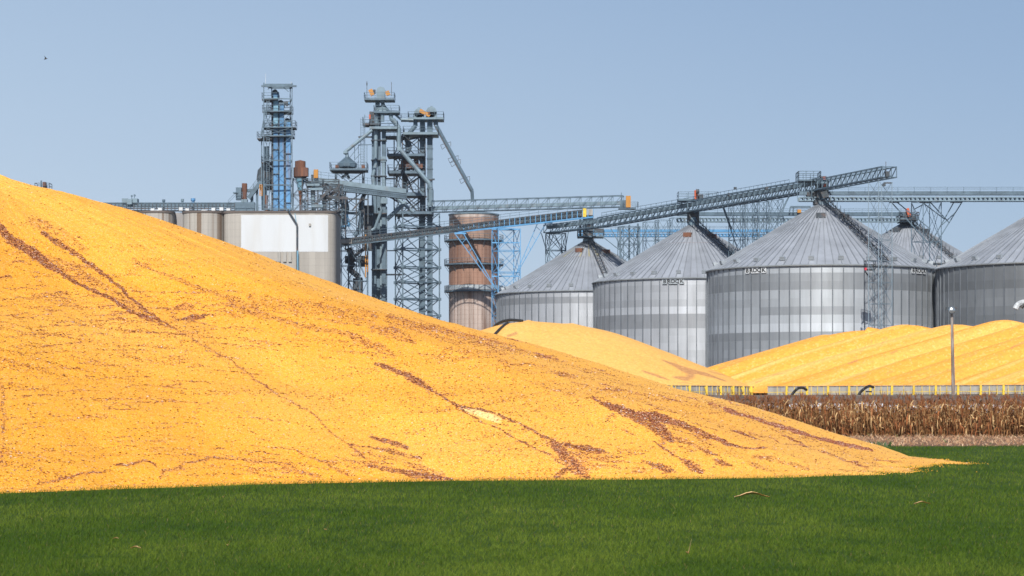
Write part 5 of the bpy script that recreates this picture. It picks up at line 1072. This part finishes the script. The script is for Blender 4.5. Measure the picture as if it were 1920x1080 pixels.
# ---------------------------------------------------------------- grass and litter (after the pile: it covers the foot)
def green(x, y):
    z = h_pile(x, y)
    return z < -.01+.09*vnoise(x*1.7, y*1.7, 5)**2+.02*vnoise(x*6, y*6, 15)
def make_grass(n=520000):
    u = rng.uniform(-450, 2400, n); t = rng.random(n); yy = 836+(1110-836)*t**1.15
    D = F*EYE/(yy-HZ); x = (u-960)/F*D; y = D
    far = 99+1.2*np.sin(x*.35)+.8*np.sin(x*1.3); k = (y < far) & green(x, y); x, y = x[k], y[k]; n = len(x)
    pat = fbm(x*.5, y*.22, 71); p2 = fbm(x*2.2, y*1.1, 73)
    h = (.035+.045*rng.random(n))*(.6+.8*p2)*(y/50)**.35; wd = .0036*(y/23)**.85*rng.uniform(.8, 1.5, n)
    a = rng.uniform(0, 2*math.pi, n); lean = rng.uniform(.1, 1.2, n)*h; la = rng.uniform(0, 2*math.pi, n)
    fx, fy = np.cos(a)*wd/2, np.sin(a)*wd/2; lx, ly = np.cos(la)*lean+.1*h, np.sin(la)*lean
    B = np.stack([x, y, np.zeros(n)-.005], 1)
    V = np.empty((n, 5, 3)); e = np.stack([fx, fy, fx*0], 1); l = np.stack([lx, ly, fx*0], 1); zz = np.stack([fx*0, fx*0, h], 1)
    V[:, 0] = B-e; V[:, 1] = B+e; V[:, 2] = B-e*.8+l*.4+zz*.6; V[:, 3] = B+e*.8+l*.4+zz*.6; V[:, 4] = B+l+zz
    b = np.arange(n)[:, None]*5; Fc = np.concatenate([b+[0, 1, 3], b+[0, 3, 2], b+[2, 3, 4]])
    c1 = np.array([.064, .122, .012]); c2 = np.array([.175, .235, .032]); dk = np.array([.025, .065, .006])
    mixf = np.clip(.3+1.5*(pat-.5)+.7*(rng.random(n)-.5), 0, 1)[:, None]
    c = c1*(1-mixf)+c2*mixf; dmk = np.clip((.42-p2)*4, 0, 1)[:, None]; c = c*(1-dmk*.6)+dk*dmk*.6
    dry = rng.random(n) < .012; c[dry] = (.25, .2, .08)
    c = np.repeat(np.concatenate([c, np.ones((n, 1))], 1), 5, 0)
    m = bpy.data.materials.new('grass_blade'); m.use_nodes = True; t_ = m.node_tree; bs = t_.nodes['Principled BSDF']
    at = t_.nodes.new('ShaderNodeAttribute'); at.attribute_name = 'tone'; t_.links.new(at.outputs[0], bs.inputs['Base Color'])
    bs.inputs['Roughness'].default_value = .8; bs.inputs['Specular IOR Level'].default_value = .08
    tr = t_.nodes.new('ShaderNodeBsdfTranslucent'); t_.links.new(at.outputs[0], tr.inputs[0]); ms = t_.nodes.new('ShaderNodeMixShader'); ms.inputs[0].default_value = .3
    out = t_.nodes['Material Output']; t_.links.new(bs.outputs[0], ms.inputs[1]); t_.links.new(tr.outputs[0], ms.inputs[2]); t_.links.new(ms.outputs[0], out.inputs[0])
    tag(mesh('grass', V.reshape(-1, 3), Fc, m, attr=c), 'short green field grass in front of and around the foot of the mound', kind='stuff')
make_grass()
def spilled(n=300000):
    x = rng.uniform(-12, 16, n); y = rng.uniform(42, 74, n); z = h_pile(x, y); d = np.where((z < .03) & (z > -1.2), np.exp(np.minimum(z, 0)*16)*.16, 0); k = rng.random(n) < d
    x, y = x[k], y[k]; m_ = len(x); s_ = rng.uniform(.008, .016, m_); zz = rng.uniform(.005, .045, m_)
    B = np.stack([x, y, zz], 1)[:, None]+np.array([[-1, -1, 0], [1, -1, 0], [1, 1, .2], [-1, 1, .2], [0, 0, 1.2]])[None]*s_[:, None, None]
    f = np.array([[0, 1, 4], [1, 2, 4], [2, 3, 4], [3, 0, 4]]); c = np.tile([.85, .42, .05, 1], (m_*5, 1))
    tag(mesh('spilled_corn', B.reshape(-1, 3), (np.arange(m_)[:, None, None]*5+f[None]).reshape(-1, 3), M['debris'], attr=c), 'loose yellow kernels scattered in the grass along the foot of the front mound', kind='stuff')
spilled()
def make_residue(n=26000):
    y = rng.uniform(98.5, 158, n); x = rng.uniform(-4, 60, n)*y/136; a = rng.uniform(0, math.pi, n); L = rng.uniform(.08, .35, n); tl = rng.uniform(-.05, .55, n); wd = rng.uniform(.012, .03, n)
    d = np.stack([np.cos(a)*np.cos(tl), np.sin(a)*np.cos(tl), np.sin(tl)], 1)*L[:, None]; s = np.stack([-np.sin(a), np.cos(a), a*0], 1)*wd[:, None]
    B = np.stack([x, y, .01+rng.random(n)*.04], 1); V = np.stack([B-s, B+s, B+d+s*.5+[0, 0, .02], B+d-s*.5+[0, 0, .02]], 1).reshape(-1, 3)
    Fc = (np.arange(n)[:, None]*4+np.array([0, 1, 2, 3])[None]); pal = np.array([[.32, .17, .09], [.42, .26, .15], [.2, .1, .05], [.52, .37, .24], [.05, .1, .02]])
    c = pal[rng.choice(5, n, p=[.35, .26, .24, .12, .03])]; c = np.repeat(np.concatenate([c, np.ones((n, 1))], 1), 4, 0)
    tag(mesh('corn_residue', V, Fc, M['corn_leaf'], attr=c), 'flattened brown corn residue in the strip between grass and standing corn', kind='stuff')
make_residue()
# standing dry corn
def stalk_variant(k):
    r = np.random.default_rng(100+k); V = []; Fc = []; Cc = []
    def ribbon(pts, w, side, col):
        b = len(V)
        for i, p in enumerate(pts): V.append(p-side*w[i]/2); V.append(p+side*w[i]/2); Cc.append(col); Cc.append(col)
        for i in range(len(pts)-1): Fc.append((b+2*i, b+2*i+1, b+2*i+3, b+2*i+2))
    H = r.uniform(1.6, 2.15); lean = r.normal(0, .09, 2); top = np.array([lean[0]*H, lean[1]*H, H])
    tan = np.array([.27, .14, .055]); brn = np.array([.23, .085, .03]); dkb = np.array([.17, .065, .022]); pal = np.array([.5, .33, .16])
    for a in (0, 1.57): ribbon([np.zeros(3), top*.6, top], [.03, .022, .01], np.array([math.cos(a), math.sin(a), 0]), tan*r.uniform(.7, 1.2))
    for i in range(r.integers(8, 12)):
        f = r.uniform(.08, .96); az = r.uniform(0, 2*math.pi); L = r.uniform(.3, .75); o = np.array([math.cos(az), math.sin(az), 0]); sd = np.array([-o[1], o[0], r.uniform(-.9, .9)]); sd /= np.linalg.norm(sd)
        p0 = top*f; up = r.uniform(.0, .25); c = [tan, brn, brn, dkb, tan, brn, dkb, pal][r.integers(0, 8)]*r.uniform(.75, 1.25)
        pts = [p0, p0+o*L*.35+[0, 0, up*L], p0+o*L*.6+[0, 0, -.1*L], p0+o*L*.68+[0, 0, -.55*L], p0+o*L*r.uniform(.4, .8)+[0, 0, -L*r.uniform(.7, 1.1)]]
        ribbon(pts, [.03, .06, .06, .045, .01], sd, c)
    if r.random() < .7:        # ear hanging in its husk
        p = top*r.uniform(.4, .6); az = r.uniform(0, 6.28); o = np.array([math.cos(az), math.sin(az), 0])
        for q_ in (0, 1.57): ribbon([p, p+o*.07+[0, 0, -.08], p+o*.1+[0, 0, -.24]], [.03, .065, .02], np.array([math.cos(q_), math.sin(q_), 0]), pal)
    for i in range(7):         # tassel
        az = r.uniform(0, 6.28); e = top+np.array([math.cos(az)*.1, math.sin(az)*.1, r.uniform(.15, .32)]); ribbon([top, e], [.012, .014], np.array([1., 0, 0]), brn)
    return np.array(V), np.array(Fc), np.array(Cc)
VAR = [stalk_variant(k) for k in range(16)]
def make_corn():
    Vs, Fs, Cs = [], [], []; n = 0
    for j in range(15):
        Y = 134.2+j*.76; x0 = (1180-960)/F*Y; x1 = (2150-960)/F*Y; x = x0
        while x < x1:
            x += random.uniform(.11, .24)
            if j > 1 and random.random() < .2: continue
            v, f, c = VAR[random.randrange(16)]; a = random.uniform(0, 6.28); s = random.uniform(.82, 1.08)
            if j == 0 and random.random() < .1: s *= .5
            ca, sa = math.cos(a), math.sin(a); yy = Y+random.gauss(0, .06)
            Vs.append(np.stack([(v[:, 0]*ca-v[:, 1]*sa)*s+x, (v[:, 0]*sa+v[:, 1]*ca)*s+yy+.35*math.sin(x*.3), v[:, 2]*s], 1)); Fs.append(f+n); Cs.append(c*random.uniform(.8, 1.2)); n += len(v)
    c = np.concatenate(Cs); c = np.concatenate([c, np.ones((len(c), 1))], 1)
    tag(mesh('standing_corn', np.concatenate(Vs), np.concatenate(Fs), M['corn_leaf'], attr=c), 'dense rows of dry brown standing corn behind the strip of residue', kind='stuff')
make_corn()
# a little green regrowth at the edge of the residue
for px_, py_, sz, lb in ((1648, 838, .5, 'small dark green weed tuft at the left end of the brown residue strip'),):
    g = gpt(px_, py_); m_ = []; V = []; Fc = []
    for i in range(60):
        a = random.uniform(0, 6.28); r = random.uniform(0, sz); h = random.uniform(.1, .3); b = np.array([g[0]+math.cos(a)*r, g[1]+math.sin(a)*r*.6, 0]); k = len(V)
        V += [b+(-.03, 0, 0), b+(.03, 0, 0), b+(random.uniform(-.12, .12), random.uniform(-.1, .1), h)]; Fc.append((k, k+1, k+2))
    tag(mesh('weed', np.array(V), Fc, mat('weed', (.03, .075, .015), .6), loc=(g[0], g[1], 0)), lb, 'weed')
HUSK = [(1410, 931, .62, .3, 'long pale dry husk curled on the grass, below the toe of the mound'), (1729, 947, .26, -.2, 'small tan husk on the grass at the right side'),
        (1291, 1058, .16, 1.2, 'upright rust coloured husk stub near the bottom edge, right of centre'), (254, 1035, .12, .1, 'pale husk scrap low in the grass at the left, lowest on that side'),
        (428, 1036, .08, 1., 'tiny yellow husk scrap low in the grass left of centre'), (217, 1017, .07, .6, 'tiny yellow scrap in the grass just above a paler one'),
        (612, 1005, .09, .9, 'little tan husk scrap in the dark grass left of the middle'), (419, 939, .07, .8, 'small orange husk flake near the foot of the mound'),
        (1715, 880, .3, 0, 'tan stalk piece lying beside the tip of the mound')]
for x_, y_, L_, rz, lb in HUSK:
    gx, gy = gpt(x_, y_+4); V = []; n = 7
    for i in range(n):
        t = i/(n-1)-.5; wv = L_*.2*(1-abs(t)*1.5)+.004
        dx, dz = (t*L_*math.cos(rz), abs(t*L_*math.sin(rz))+(t+.5)*L_*math.sin(rz)*.8) if rz > .7 else (t*L_, L_*.07*math.cos(t*6))
        for s_, q_ in ((-1, 0), (0, -.3), (1, 0)):
            V.append((gx+dx, gy+s_*wv, .075+dz+q_*wv)); 
    V = np.array(V); V2 = V+(0, 0, .006); Fc = []
    for i in range(n-1):
        for j in range(2): a = i*3+j; Fc.append((a, a+1, a+4, a+3)); a += 3*n; Fc.append((a, a+3, a+4, a+1))
    tag(mesh('corn_husk', np.concatenate([V, V2]), Fc, M['husk'], loc=(gx, gy, 0)), lb, 'husk', 'dry husks lying on the grass')

# ---------------------------------------------------------------- thin haze of the day
hb = MB(); hb.box((20, 290, 34), (1300, 700, 74)); hz_ = hb.build('haze', None)
hm = bpy.data.materials.new('haze'); hm.use_nodes = True; N_ = hm.node_tree.nodes; N_.remove(N_['Principled BSDF'])
pv = N_.new('ShaderNodeVolumePrincipled'); pv.inputs['Color'].default_value = (.86, .92, 1, 1); pv.inputs['Density'].default_value = .00010; pv.inputs['Anisotropy'].default_value = .3
hm.node_tree.links.new(pv.outputs[0], N_['Material Output'].inputs['Volume']); hz_.data.materials.append(hm); tag(hz_, 'thin pale air between the camera and the elevator', kind='stuff')
